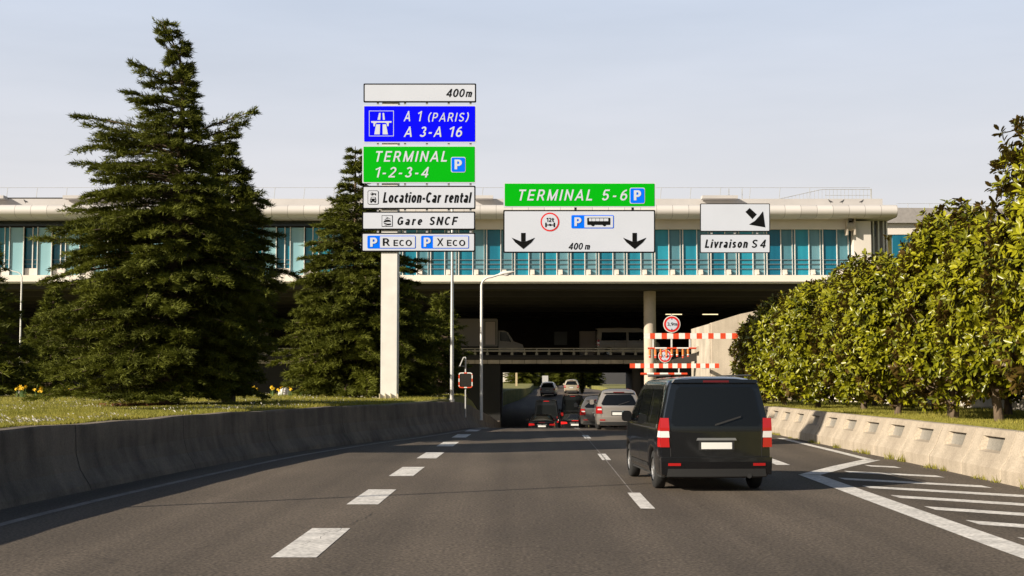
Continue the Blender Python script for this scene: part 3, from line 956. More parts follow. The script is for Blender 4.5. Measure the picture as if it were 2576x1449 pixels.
# ------------------------------------------------------------------ road signs
def arc(cx, cy, rx, ry, a0, a1, n=14):
    return [(cx + rx * math.cos(R(a0 + (a1 - a0) * k / n)), cy + ry * math.sin(R(a0 + (a1 - a0) * k / n))) for k in range(n + 1)]
def font(ch, t):
    """signage alphabet: stroke centre lines and width for cap height 1; t = stroke"""
    a, T = t / 2, 1 - t / 2
    X = 0.74; XT = X - a
    G_ = {
        'A': (.68, [[(a * .6, 0), (.34, 1)], [(.34, 1), (.68 - a * .6, 0)], [(.16, .30), (.52, .30)]]),
        'C': (.62, [arc(.33, .5, .33 - a, .5 - a, 48, 312, 22)]),
        'E': (.54, [[(a, 0), (a, 1)], [(t, a), (.54, a)], [(t, .5), (.50, .5)], [(t, T), (.54, T)]]),
        'F': (.52, [[(a, 0), (a, 1)], [(t, .48), (.48, .48)], [(t, T), (.52, T)]]),
        'G': (.66, [arc(.34, .5, .34 - a, .5 - a, 48, 330, 22), [(.38, .46), (.66, .46)], [(.66 - a, .46), (.66 - a, .12)]]),
        'I': (t, [[(a, 0), (a, 1)]]),
        'L': (.50, [[(a, 0), (a, 1)], [(t, a), (.50, a)]]),
        'M': (.78, [[(a, 0), (a, 1)], [(a, .97), (.39, .06)], [(.39, .06), (.78 - a, .97)], [(.78 - a, 0), (.78 - a, 1)]]),
        'N': (.64, [[(a, 0), (a, 1)], [(a, .97), (.64 - a, .03)], [(.64 - a, 0), (.64 - a, 1)]]),
        'O': (.74, [arc(.37, .5, .37 - a, .5 - a, 0, 360, 32)]),
        'P': (.56, [[(a, 0), (a, 1)], [(t, T), (.30, T)] + arc(.30, (T + .44) / 2, .26 - a, (T - .44) / 2, 90, -90) + [(t, .44)]]),
        'R': (.60, [[(a, 0), (a, 1)], [(t, T), (.30, T)] + arc(.30, (T + .46) / 2, .26 - a, (T - .46) / 2, 90, -90) + [(t, .46)], [(.32, .46), (.58 - a * .4, 0)]]),
        'S': (.58, [arc(.29, .74, .29 - a, .26 - a, 25, 200, 12) + [(.22, .535), (.36, .475)] + arc(.29, .27, .29 - a, .27 - a, 40, -160, 14)]),
        'T': (.58, [[(0, T), (.58, T)], [(.29, 0), (.29, 1 - t)]]),
        'X': (.62, [[(a * .7, 0), (.62 - a * .7, 1)], [(.62 - a * .7, 0), (a * .7, 1)]]),
        '0': (.58, [arc(.29, .5, .29 - a, .5 - a, 0, 360, 30)]),
        '1': (.34, [[(.34 - a, 0), (.34 - a, 1)], [(.0, .78), (.34 - a, .95)]]),
        '2': (.56, [arc(.28, .70, .28 - a, .30 - a, 165, -25, 14) + [(a * 1.1, a)], [(0, a), (.56, a)]]),
        '3': (.56, [arc(.27, .74, .25 - a, .26 - a, 160, -80, 14), arc(.27, .27, .29 - a, .27 - a, 90, -160, 16)]),
        '4': (.60, [[(.44, 0), (.44, 1)], [(.42, .97), (.06, .28)], [(0, .27), (.60, .27)]]),
        '5': (.56, [[(.52, T), (.12, T)], [(.13, T), (.09, .50)], [(.09, .50)] + arc(.28, .32, .28 - a, .32 - a, 135, -155, 18)]),
        '6': (.58, [arc(.29, .32, .29 - a, .32 - a, 0, 360, 24), arc(.44, .42, .44 - a, .58 - a, 178, 92, 10)]),
        '9': (.58, [arc(.29, .68, .29 - a, .32 - a, 0, 360, 24), arc(.14, .58, .44 - a, .58 - a, -2, -88, 10)]),
        '(': (.24, [arc(.42, .5, .36, .62, 120, 240, 12)]),
        ')': (.24, [arc(-.18, .5, .36, .62, 60, -60, 12)]),
        '-': (.28, [[(0, .38), (.28, .38)]]),
        ',': (.16, [[(.10, t * .9), (.02, -.14)]]),
        'a': (.50, [arc(.24, .52, .23 - a, X - .52 - a, 155, 0, 10) + [(.47 - a, .0)], arc(.24, .21, .24 - a, .21 - a, 0, 360, 20)]),
        'c': (.48, [arc(.26, X / 2, .26 - a, X / 2 - a, 50, 310, 18)]),
        'e': (.52, [[(t * .7, .37), (.52 - t * .7, .37)], arc(.26, X / 2, .26 - a, X / 2 - a, 2, 312, 22)]),
        'i': (t, [[(a, 0), (a, X)], [(a, .86), (a, 1.0)]]),
        'l': (t, [[(a, 0), (a, 1)]]),
        'm': (.78, [[(a, 0), (a, X)], arc(.235 + a * .3, X - .2, .235 - a * .7, .2 - a, 180, 0, 10) + [(.47 - a * .4, 0)], arc(.58 + a * .1, X - .2, .2 - a * .7, .2 - a, 180, 0, 10) + [(.78 - a, 0)]]),
        'n': (.50, [[(a, 0), (a, X)], arc(.25, X - .22, .25 - a, .22 - a, 180, 0, 12) + [(.50 - a, 0)]]),
        'o': (.54, [arc(.27, X / 2, .27 - a, X / 2 - a, 0, 360, 26)]),
        'r': (.34, [[(a, 0), (a, X)], arc(.30, X - .26, .30 - a, .26 - a, 180, 80, 8)]),
        's': (.46, [arc(.23, X - .19, .23 - a, .19 - a, 25, 190, 10) + [(.17, .40), (.29, .35)] + arc(.23, .20, .23 - a, .20 - a, 40, -160, 12)]),
        't': (.34, [[(.15, 1 - .08), (.15, .16)] + arc(.28, .17, .13, .17 - a, 180, 290, 8), [(0, X - a), (.34, X - a)]]),
        'v': (.50, [[(a * .7, X), (.25, 0)], [(.25, 0), (.50 - a * .7, X)]]),
    }
    return G_[ch]
CLAMP = {'A': 1, 'M': 1, 'N': 1, 'X': 1, '4': 1, 'R': 1, '1': 1, 'v': 0.74}
def glyphs(body, shear=0.0, bold=0.15, gap=0.2):
    """list of (vertices, faces) per stroke"""
    x = 0.0; out = []
    for ch in body:
        if ch == ' ': x += 0.34 + gap * 0.6; continue
        wd, strokes = font(ch, bold)
        for st in strokes:
            pts = [Vector(p) for p in st]
            pts = [p for i, p in enumerate(pts) if i == 0 or (p - pts[i - 1]).length > 1e-4]
            closed = (pts[0] - pts[-1]).length < 1e-3
            if closed: pts = pts[:-1]
            n = len(pts); vs = []
            if ch in CLAMP and not closed and n == 2:      # diagonals run past and are cut flat
                d = (pts[1] - pts[0]).normalized() * 0.06
                if abs(d.x) > 0.008 and abs(d.y) > 0.02: pts = [pts[0] - d, pts[1] + d]
            for i in range(n):
                p = pts[i]
                d0 = (p - pts[i - 1]) if (i > 0 or closed) else (pts[1] - p)
                d1 = (pts[(i + 1) % n] - p) if (i < n - 1 or closed) else d0
                d0.normalize(); d1.normalize()
                n0 = Vector((-d0.y, d0.x)); n1 = Vector((-d1.y, d1.x)); m_ = n0 + n1
                m_ = m_ / max(0.5, m_.length_squared / 2) if m_.length > 1e-6 else n0
                for s_ in (1, -1):
                    q = p + m_ * (bold / 2 * s_)
                    yy = q.y
                    if ch in CLAMP: yy = max(0.0, min(CLAMP[ch], yy))
                    vs.append((x + q.x + shear * yy, yy))
            fs = [(2 * i, 2 * i + 1, (2 * i + 3) % (2 * n), (2 * i + 2) % (2 * n)) for i in range(n if closed else n - 1)]
            out.append((vs, fs))
        x += wd + gap
    return out

class Board:
    """flat drawing on a sign face at depth Y, in the coordinates of one enlarged view of the photograph"""
    def __init__(s, Y, zf): s.Y, s.zf = Y, zf
    def pt(s, x, y, d):
        u, v = s.zf(x, y)
        p = P(u, v, s.Y)
        return (p[0], s.Y - d, p[2])
    def poly(s, mb, pts, d):
        a = sum(pts[i][0] * pts[(i + 1) % len(pts)][1] - pts[(i + 1) % len(pts)][0] * pts[i][1] for i in range(len(pts)))
        if a > 0: pts = pts[::-1]
        mb.add([s.pt(x, y, d) for x, y in pts], [tuple(range(len(pts)))])
        return mb
    def rect(s, mb, x0, y0, x1, y1, d, r=0.0):
        if r <= 0: return s.poly(mb, [(x0, y0), (x1, y0), (x1, y1), (x0, y1)], d)
        pts = []
        for cx, cy, a0 in ((x1 - r, y0 + r, -90), (x1 - r, y1 - r, 0), (x0 + r, y1 - r, 90), (x0 + r, y0 + r, 180)):
            for k in range(5):
                a = R(a0 + 22.5 * k); pts.append((cx + r * math.cos(a), cy + r * math.sin(a)))
        return s.poly(mb, pts, d)
    def disc(s, mb, cx, cy, r, d, n=32):
        return s.poly(mb, [(cx + r * math.cos(2 * math.pi * k / n), cy + r * math.sin(2 * math.pi * k / n)) for k in range(n)], d)
    def text(s, mb, body, x0, y0, x1, y1, d, shear=0.0, bold=0.15, gap=0.2):
        gl = glyphs(body, shear, bold, gap)
        al = [v for vs, fs in gl for v in vs]
        ax, bx = min(v[0] for v in al), max(v[0] for v in al)
        ay, by = min(v[1] for v in al), max(v[1] for v in al)
        for k, (vs, fs) in enumerate(gl):
            mb.add([s.pt(x0 + (vx - ax) / (bx - ax) * (x1 - x0), y1 - (vy - ay) / (by - ay) * (y1 - y0), d + 0.0012 * (k % 4)) for vx, vy in vs], fs)
        return mb
    def slab(s, mb, x0, y0, x1, y1, depth, r=8.0):
        """solid panel, front at Y, rounded corners"""
        pts = []
        for cx, cy, a0 in ((x1 - r, y0 + r, -90), (x1 - r, y1 - r, 0), (x0 + r, y1 - r, 90), (x0 + r, y0 + r, 180)):
            for k in range(4):
                a = R(a0 + 30 * k); pts.append((cx + r * math.cos(a), cy + r * math.sin(a)))
        w_ = [s.pt(x, y, 0) for x, y in pts][::-1]
        return mb.prism([(p[0], p[2]) for p in w_], s.Y, s.Y + depth)

YS1 = 56.0
B1 = Board(YS1, Z1)
SH = 0.21
F1, F2, F3, F4 = 0.010, 0.018, 0.026, 0.034

def panel(parent, B, rect, border, face, bw, bold_outline=None, back=0.05):
    x0, y0, x1, y1 = rect
    p = obj('sign_panel', B.slab(MB(), x0, y0, x1, y1, back), border, parent)
    f = obj('panel_face', B.rect(MB(), x0 + bw, y0 + bw, x1 - bw, y1 - bw, F1, 5), face, parent); f.parent = p
    return p
def sub(p, name, mb, m):
    o = obj(name, mb, m, p)
    return o

sg = thing('direction_sign', 'tall white post carrying a stack of six direction panels on the lawn', 'road sign', P(978, 1004, YS1))
B = B1
# 1
p = panel(sg, B, (167, 93, 1018, 236), M['black'], M['white'], 10)
mb = MB(); B.text(mb, '400', 790, 134, 931, 196, F2, SH, 0.15, 0.13); B.text(mb, 'm', 937, 155, 986, 196, F2, SH, 0.17, 0.1)
sub(p, 'lettering', mb, M['black'])
# 2 blue
p = panel(sg, B, (163, 256, 1018, 541), M['white'], M['blue'], 9)
mb = MB(); B.text(mb, 'A 1', 470, 302, 610, 379, F2, SH, 0.15, 0.34); B.text(mb, '(PARIS)', 655, 310, 963, 386, F2, SH, 0.13, 0.26); B.text(mb, 'A 3-A 16', 470, 419, 912, 497, F2, SH, 0.15, 0.26)
sub(p, 'lettering', mb, M['white'])
mb = MB()
for r_ in ((209, 299, 396, 303), (209, 488, 396, 492), (209, 303, 213, 488), (392, 303, 396, 488)): B.rect(mb, *r_, F2)
B.poly(mb, [(285, 316), (297, 316), (294, 368), (273, 368)], F2); B.poly(mb, [(311, 316), (323, 316), (329, 368), (314, 368)], F2)
B.poly(mb, [(224, 378), (379, 378), (379, 390), (359, 390), (357, 416), (345, 416), (343, 396), (330, 390), (270, 390), (257, 397), (254, 417), (243, 417), (242, 391), (228, 391)], F2)
B.poly(mb, [(262, 402), (293, 402), (290, 478), (249, 478)], F2); B.poly(mb, [(312, 402), (338, 402), (352, 478), (312, 478)], F2)
sub(p, 'motorway_symbol', mb, M['white'])
# 3 green
p = panel(sg, B, (158, 561, 1015, 846), M['white'], M['green'], 9)
mb = MB(); B.text(mb, 'TERMINAL', 262, 604, 797, 684, F2, SH, 0.15, 0.26); B.text(mb, '1-2-3-4', 258, 724, 662, 803, F2, SH, 0.14, 0.28)
sub(p, 'lettering', mb, M['white'])
def pbox(p, B, x0, y0, x1, y1, tx0, ty0, tx1, ty1):
    sub(p, 'parking_symbol', B.rect(MB(), x0, y0, x1, y1, F2, 14), M['white'])
    sub(p, 'parking_symbol', B.rect(MB(), x0 + 5, y0 + 5, x1 - 5, y1 - 5, F3, 11), M['pblue'])
    sub(p, 'parking_symbol', B.text(MB(), 'P', tx0, ty0, tx1, ty1, F4, 0, 0.2, 0.1), M['white'])
pbox(p, B, 827, 648, 938, 765, 855, 668, 910, 742)
# 4
p = panel(sg, B, (159, 865, 1013, 1041), M['black'], M['white'], 10)
mb = MB(); B.text(mb, 'Location-Car rental', 312, 914, 985, 994, F2, SH, 0.195, 0.13)
sub(p, 'lettering', mb, M['black'])
mb = MB(); B.rect(mb, 199, 901, 281, 1007, F2, 12); sub(p, 'car_key_symbol', mb, M['black'])
mb = MB(); B.rect(mb, 203, 905, 277, 1003, F3, 9); sub(p, 'car_key_symbol', mb, M['white'])
mb = MB()
B.disc(mb, 232, 928, 11, F4, 16); B.rect(mb, 240, 923, 262, 931, F4); B.rect(mb, 254, 931, 261, 938, F4)
B.poly(mb, [(225, 950), (257, 950), (262, 966), (219, 966)], F4); B.rect(mb, 217, 967, 263, 986, F4, 4); B.rect(mb, 220, 984, 230, 994, F4); B.rect(mb, 250, 984, 260, 994, F4)
sub(p, 'car_key_symbol', mb, M['black'])
mb = MB(); B.disc(mb, 229, 927, 4, F4 + 0.006, 10); B.poly(mb, [(229, 954), (253, 954), (256, 963), (226, 963)], F4 + 0.006)
B.disc(mb, 225, 975, 4, F4 + 0.006, 10); B.disc(mb, 255, 975, 4, F4 + 0.006, 10)
sub(p, 'car_key_symbol', mb, M['white'])
# 5
p = panel(sg, B, (156, 1059, 1011, 1198), M['black'], M['white'], 10)
mb = MB(); B.text(mb, 'Gare', 423, 1100, 610, 1162, F2, SH, 0.18, 0.30); B.text(mb, 'SNCF', 664, 1099, 880, 1162, F2, SH, 0.175, 0.25)
sub(p, 'lettering', mb, M['black'])
mb = MB(); B.rect(mb, 305, 1088, 387, 1174, F2); sub(p, 'train_symbol', mb, M['black'])
mb = MB(); B.rect(mb, 309, 1092, 383, 1170, F3); sub(p, 'train_symbol', mb, M['white'])
mb = MB()
B.poly(mb, [(318, 1142), (322, 1132), (335, 1124), (352, 1121), (368, 1124), (374, 1140), (360, 1137), (340, 1138)], F4)
B.poly(mb, [(316, 1146), (330, 1147), (350, 1152), (374, 1150), (374, 1160), (352, 1164), (330, 1156)], F4)
B.poly(mb, [(322, 1126), (338, 1112), (356, 1107), (372, 1116), (372, 1119), (356, 1111), (340, 1116)], F4)
B.poly(mb, [(330, 1100), (352, 1104), (348, 1109), (345, 1106)], F4)
B.poly(mb, [(328, 1160), (345, 1167), (341, 1169), (326, 1163)], F4)
sub(p, 'train_symbol', mb, M['black'])
# 6
p = panel(sg, B, (152, 1219, 1011, 1364), M['black'], M['white'], 10)
for x0, x1, xp, tp, big, tb, te in ((197, 561, 292, (218, 272), 'R', (313, 366), (394, 531)), (602, 963, 692, (622, 675), 'X', (722, 769), (797, 934))):
    sub(p, 'parking_symbol', B.rect(MB(), x0, 1242, x1, 1339, F2, 9), M['pblue'])
    sub(p, 'parking_symbol', B.rect(MB(), xp, 1247, x1 - 5, 1334, F3, 4), M['white'])
    sub(p, 'parking_symbol', B.text(MB(), 'P', tp[0], 1257, tp[1], 1326, F4, 0, 0.2, 0.1), M['white'])
    mb = MB(); B.text(mb, big, tb[0], 1262, tb[1], 1319, F4, 0, 0.16, 0.1); B.text(mb, 'ECO', te[0], 1274, te[1], 1320, F4, 0, 0.15, 0.16)
    sub(p, 'lettering', mb, M['black'])
# post, brackets, foot plates
px0, px1 = P(957, 900, YS1)[0], P(1000, 900, YS1)[0]
zb_ = P(978, 1006, YS1)[2]
mb = MB(); mb.bbox(px0, px1, 0, 0, 0, 1); mb = MB()
pts = [(px0, YS1 + 0.07), (px1 - 0.04, YS1 + 0.07), (px1, YS1 + 0.12), (px1, YS1 + 0.62), (px0, YS1 + 0.62)]
mb.prism_z(pts, zb_ - 0.1, P(978, 215, YS1)[2])
obj('post', mb, M['whitesteel'], sg)
mb = MB()
mb.box(px0 - 0.22, px1 + 0.22, YS1 - 0.1, YS1 + 0.8, zb_ - 0.1, zb_ + 0.06)
for x in (px0 - 0.02, px0 + 0.2, px0 + 0.42, px1 + 0.02):
    mb.prism([(x - 0.02, zb_ + 0.061), (x + 0.02, zb_ + 0.061), (x + 0.02, zb_ + 0.2), (x - 0.02, zb_ + 0.26)], YS1 - 0.08, YS1 + 0.068)
obj('foot_plate', mb, mat('painted_foot', (0.55, 0.48, 0.32), 0.7, var=0.2), sg)
mb = MB()
for gx in (275, 480, 645, 810, 975):
    for g0, g1 in ((236, 256), (541, 561), (846, 865), (1041, 1059), (1198, 1219)):
        a = B.pt(gx - 8, g1 + 6, 0); c = B.pt(gx + 8, g0 - 6, 0)
        mb.box(a[0], c[0], YS1 + 0.052, YS1 + 0.10, a[2], c[2])
for yy in (115, 330, 470, 640, 770, 950, 1130, 1290):
    a = B.pt(200, yy + 12, 0); c = B.pt(980, yy - 12, 0)
    mb.box(a[0], px0 - 0.002, YS1 + 0.101, YS1 + 0.16, a[2], c[2]); mb.box(px1 + 0.002, c[0], YS1 + 0.101, YS1 + 0.16, a[2], c[2])
obj('bracket', mb, M['steel'], sg)

# overhead panels over the middle lane
so = thing('overhead_sign', 'wide overhead road sign, green strip above a white lane panel with two down arrows', 'road sign', P(1457, 640, YS1))
p = panel(so, B, (1224, 840, 2372, 1028), M['white'], M['green'], 9)
mb = MB(); B.text(mb, 'TERMINAL', 1342, 894, 1893, 977, F2, SH, 0.15, 0.26); B.text(mb, '5-6', 1967, 894, 2158, 977, F2, SH, 0.14, 0.34)
sub(p, 'lettering', mb, M['white'])
pbox(p, B, 2176, 880, 2291, 1001, 2207, 900, 2262, 976)
p = panel(so, B, (1222, 1048, 2369, 1372), M['black'], M['white'], 10)
mb = MB(); B.text(mb, '400', 1713, 1296, 1822, 1347, F2, SH, 0.15, 0.12); B.text(mb, 'm', 1836, 1312, 1876, 1347, F2, SH, 0.17, 0.1)
sub(p, 'lettering', mb, M['black'])
for cx in (1373, 2213):
    mb = MB()
    B.poly(mb, [(cx - 17, 1221), (cx + 17, 1221), (cx + 17, 1285), (cx - 17, 1285)], F2)
    B.poly(mb, [(cx, 1343), (cx - 62, 1292), (cx - 88, 1257), (cx - 17, 1286), (cx + 17, 1286), (cx + 88, 1257), (cx + 62, 1292)], F2 + 0.003)
    sub(p, 'arrow', mb, M['black'])
sub(p, 'weight_limit_symbol', B.disc(MB(), 1574, 1139, 71, F2, 40), M['red'])
sub(p, 'weight_limit_symbol', B.disc(MB(), 1574, 1139, 60, F3, 40), M['white'])
mb = MB(); B.text(mb, '12', 1546, 1107, 1584, 1139, F4, 0, 0.17, 0.14); B.text(mb, 't', 1588, 1109, 1605, 1139, F4, 0, 0.17, 0.1)
B.rect(mb, 1538, 1144, 1549, 1178, F4); B.rect(mb, 1601, 1144, 1612, 1178, F4); B.rect(mb, 1550, 1158, 1600, 1165, F4); B.disc(mb, 1575, 1161, 9, F4 + 0.003, 14)
sub(p, 'weight_limit_symbol', mb, M['black'])
sub(p, 'bus_parking_symbol', B.rect(MB(), 1736, 1087, 2056, 1187, F2, 9), M['pblue'])
sub(p, 'bus_parking_symbol', B.rect(MB(), 1834, 1093, 2050, 1181, F3, 4), M['white'])
sub(p, 'bus_parking_symbol', B.text(MB(), 'P', 1759, 1104, 1812, 1170, F4, 0, 0.2, 0.1), M['white'])
mb = MB(); B.rect(mb, 1855, 1107, 2029, 1161, F4, 5); B.disc(mb, 1897, 1158, 13, F4 + 0.003, 16); B.disc(mb, 1984, 1158, 13, F4 + 0.003, 16)
sub(p, 'bus_parking_symbol', mb, M['black'])
mb = MB()
for a, c in ((1869, 1888), (1891, 1918), (1921, 1948), (1951, 1978), (1981, 2014)): B.rect(mb, a, 1112, c, 1133, F4 + 0.006)
sub(p, 'bus_parking_symbol', mb, M['white'])
mb = MB()
for gx in (1768, 2200):
    a = B.pt(gx - 9, 1054, 0); c = B.pt(gx + 9, 1022, 0); mb.box(a[0], c[0], YS1 + 0.052, YS1 + 0.1, a[2], c[2])
obj('bracket', mb, M['plast'], so)

# right hand delivery sign
B4 = Board(YS1, Z4); B = B4
sr = thing('delivery_sign', 'pair of white panels with a diagonal black arrow, hanging above the hedge', 'road sign', P(1850, 640, YS1))
p = panel(sr, B, (132, 194, 659, 406), M['black'], M['white'], 6)
mb = MB()
B.poly(mb, [(505, 228), (558, 276), (525, 312), (473, 258)], F2)
B.poly(mb, [(605, 253), (622, 374), (500, 353), (545, 325), (575, 292)], F2 + 0.003)
sub(p, 'arrow', mb, M['black'])
p = panel(sr, B, (131, 425, 661, 568), M['black'], M['white'], 6)
mb = MB(); B.text(mb, 'Livraison', 166, 466, 490, 529, F2, SH, 0.19, 0.2); B.text(mb, 'S', 520, 467, 566, 529, F2, SH, 0.16, 0.1); B.text(mb, '4', 582, 467, 628, 529, F2, SH, 0.16, 0.1)
sub(p, 'lettering', mb, M['black'])
mb = MB()
for gx in (220, 395, 565):
    a = B.pt(gx - 7, 430, 0); c = B.pt(gx + 7, 400, 0); mb.box(a[0], c[0], YS1 + 0.052, YS1 + 0.1, a[2], c[2])
obj('bracket', mb, M['steel'], sr)

# invented panel board, out of frame left, added to cast the dark road band
xq, yq = -18.6, 29.6
shadow_board = thing('direction_sign', 'unseen panel board beyond the left edge, added to cast the dark road band', 'road sign', (xq, yq, 1.1))
mb = MB(); mb.bbox(xq - 4.9, xq + 4.9, yq, yq + 0.06, 7.2, 15.2, 0.1); obj('sign_panel', mb, M['white'], shadow_board)
mb = MB(); mb.box(xq - 0.12, xq + 0.12, yq + 0.07, yq + 0.3, 1.0, 15.0); obj('post', mb, M['whitesteel'], shadow_board)

# ------------------------------------------------------------------ height limit bars
def striped(parent, name, v0, v1, Y, edges, first_red, depth=0.12, tubular=False):
    """one bar painted in alternating red and white lengths (two material slots)"""
    z0, z1 = P(0, v1, Y)[2], P(0, v0, Y)[2]
    zc, r = (z0 + z1) / 2, (z1 - z0) / 2
    if tubular: ring = [(Y + 0.05 + r * math.sin(2 * math.pi * k / 10), zc + r * math.cos(2 * math.pi * k / 10)) for k in range(10)]
    else: ring = [(Y, z0), (Y, z1), (Y + depth, z1), (Y + depth, z0)]
    n = len(ring); mb = MB(); xs_ = [P(e_, v0, Y)[0] for e_ in edges]; mi = []
    for x in xs_: mb.v += [(x, a, b_) for a, b_ in ring]
    for i in range(len(xs_) - 1):
        for k in range(n):
            mb.f.append((i * n + k, i * n + (k + 1) % n, (i + 1) * n + (k + 1) % n, (i + 1) * n + k)); mi.append(i)
    mb.f.append(tuple(range(n - 1, -1, -1))); mi.append(0)
    mb.f.append(tuple(range((len(xs_) - 1) * n, len(xs_) * n))); mi.append(len(xs_) - 2)
    o = obj(name, mb, M['rred'], parent)
    o.data.materials.append(M['rwhite'])
    o.data.polygons.foreach_set('material_index', [(i % 2) if first_red else 1 - (i % 2) for i in mi])
    o.data.validate(); o.data.update()
    return o

def Z7(x, y): return ((1760 + x * 0.14493) / 1.11801, (870 + y * 0.14493) / 1.11801)
def limit_sign(parent, cx, cy, r, Y, txt):
    Bq = Board(Y, Z7)
    s0 = obj('limit_disc', Bq.poly(MB(), [(cx + r * math.cos(2 * math.pi * k / 40), cy + r * math.sin(2 * math.pi * k / 40)) for k in range(40)], 0).prism([(Bq.pt(cx + r * math.cos(-2 * math.pi * k / 40), cy + r * math.sin(-2 * math.pi * k / 40), 0)[0], Bq.pt(cx + r * math.cos(-2 * math.pi * k / 40), cy + r * math.sin(-2 * math.pi * k / 40), 0)[2]) for k in range(40)], Y + 0.002, Y + 0.03), M['rwhite'], parent)
    sub(s0, 'red_ring', Bq.disc(MB(), cx, cy, r * 0.92, 0.008, 40), M['red'])
    sub(s0, 'white_face', Bq.disc(MB(), cx, cy, r * 0.68, 0.014, 40), M['white'])
    mb = MB(); Bq.text(mb, txt, cx - r * 0.55, cy - r * 0.2, cx + r * 0.62, cy + r * 0.24, 0.02, 0, 0.15, 0.1)
    Bq.poly(mb, [(cx - r * 0.09, cy - r * 0.66), (cx + r * 0.09, cy - r * 0.66), (cx, cy - r * 0.5)], 0.02)
    Bq.poly(mb, [(cx - r * 0.09, cy + r * 0.66), (cx + r * 0.09, cy + r * 0.66), (cx, cy + r * 0.5)], 0.02)
    sub(s0, 'lettering', mb, M['black'])

def gx7(x): return Z7(x, 0)[0]
def gy7(y): return Z7(0, y)[1]
YG = 67.0
g1 = thing('height_bar', 'upper red and white height limit bar with small hanging bar and 3,9m disc', 'height barrier', P(1850, 1040, YG), 0, 'height limit bars before the underpass')
ed = [gx7(q) for q in (365, 470, 568, 695, 800, 920, 1030, 1148, 1250, 1375, 1480, 1600, 1705, 1835, 1940, 2060, 2180, 2300, 2420)]
striped(g1, 'top_bar', gy7(462), gy7(572), YG, ed, False)
striped(g1, 'hanging_bar', gy7(738), gy7(772), YG, [gx7(q) for q in (430, 565, 795, 990, 1220, 1370)], True, tubular=True)
mb = MB()
for q in (532, 890, 1245):
    a, c = P(gx7(q - 14), gy7(740), YG), P(gx7(q + 14), gy7(570), YG); mb.box(a[0], c[0], YG + 0.02, YG + 0.08, a[2], c[2])
obj('hanger', mb, M['whitesteel'], g1)
for k, q in enumerate((468, 578, 685, 793, 897, 1002, 1113, 1213)):
    x, _, zt = P(gx7(q), gy7(785), YG); zb2 = P(gx7(q), gy7(945 - (25 if k > 3 and k != 6 else 0)), YG)[2]
    mb = MB(); mb.tube([(x, YG + 0.05, zt - 0.25), (x, YG + 0.05, zt + 0.02)], 0.055, 8)
    bt = obj('baton', mb, M['orange'], g1, smooth=False)
    mb = MB(); mb.tube([(x, YG + 0.05, zb2 + 0.12), (x, YG + 0.05, zt - 0.252)], 0.056, 8); c = obj('white_sleeve', mb, M['rwhite'], g1); c.parent = bt
    mb = MB(); mb.tube([(x, YG + 0.05, zb2), (x, YG + 0.05, zb2 + 0.118)], 0.05, 8); c = obj('red_tip', mb, M['rred'], g1); c.parent = bt
limit_sign(g1, 893, 288, 165, YG - 0.05, '3,9m')
mb = MB(); xp = P(gx7(2395), 0, YG)[0]; mb.tube([(xp, YG + 0.2, 0.5), (xp, YG + 0.2, P(0, gy7(455), YG)[2])], 0.11, 12)
obj('support_post', mb, M['whitesteel'], g1, smooth=True)
mb = MB(); a = P(gx7(890), gy7(462), YG); mb.box(a[0] - 0.03, a[0] + 0.03, YG - 0.018, YG + 0.05, a[2], a[2] + 0.9); obj('disc_bracket', mb, M['steel'], g1)

YG2 = 80.0
g2 = thing('height_bar', 'lower red and white height limit bar with small hanging bar and 3,5m disc', 'height barrier', P(1800, 1040, YG2), 0, 'height limit bars before the underpass')
ed = [gx7(q) for q in (82, 182, 284, 360, 466, 545, 642, 725, 822, 905, 1003, 1085, 1180, 1268, 1362, 1447, 1545, 1620, 1727, 1812)]
striped(g2, 'top_bar', gy7(1050), gy7(1140), YG2, ed, True)
striped(g2, 'hanging_bar', gy7(1230), gy7(1275), YG2, [gx7(q) for q in (290, 410, 545, 660, 822, 945, 1075, 1195)], True, tubular=True)
mb = MB()
for q in (455, 1033):
    a, c = P(gx7(q - 11), gy7(1235), YG2), P(gx7(q + 11), gy7(1140), YG2); mb.box(a[0], c[0], YG2 + 0.02, YG2 + 0.08, a[2], c[2])
obj('hanger', mb, M['whitesteel'], g2)
limit_sign(g2, 760, 905, 128, YG2 - 0.05, '3,5m')
mb = MB(); a = P(gx7(760), gy7(1050), YG2); mb.box(a[0] - 0.03, a[0] + 0.03, YG2 - 0.018, YG2 + 0.05, a[2], a[2] + 0.7); obj('disc_bracket', mb, M['steel'], g2)
mb = MB(); a = P(gx7(1780), gy7(1100), YG2); mb.box(a[0] - 0.05, a[0] + 0.05, YG2 + 0.121, YA, a[2] - 0.1, a[2] + 0.1)
obj('wall_arm', mb, M['steel'], g2)

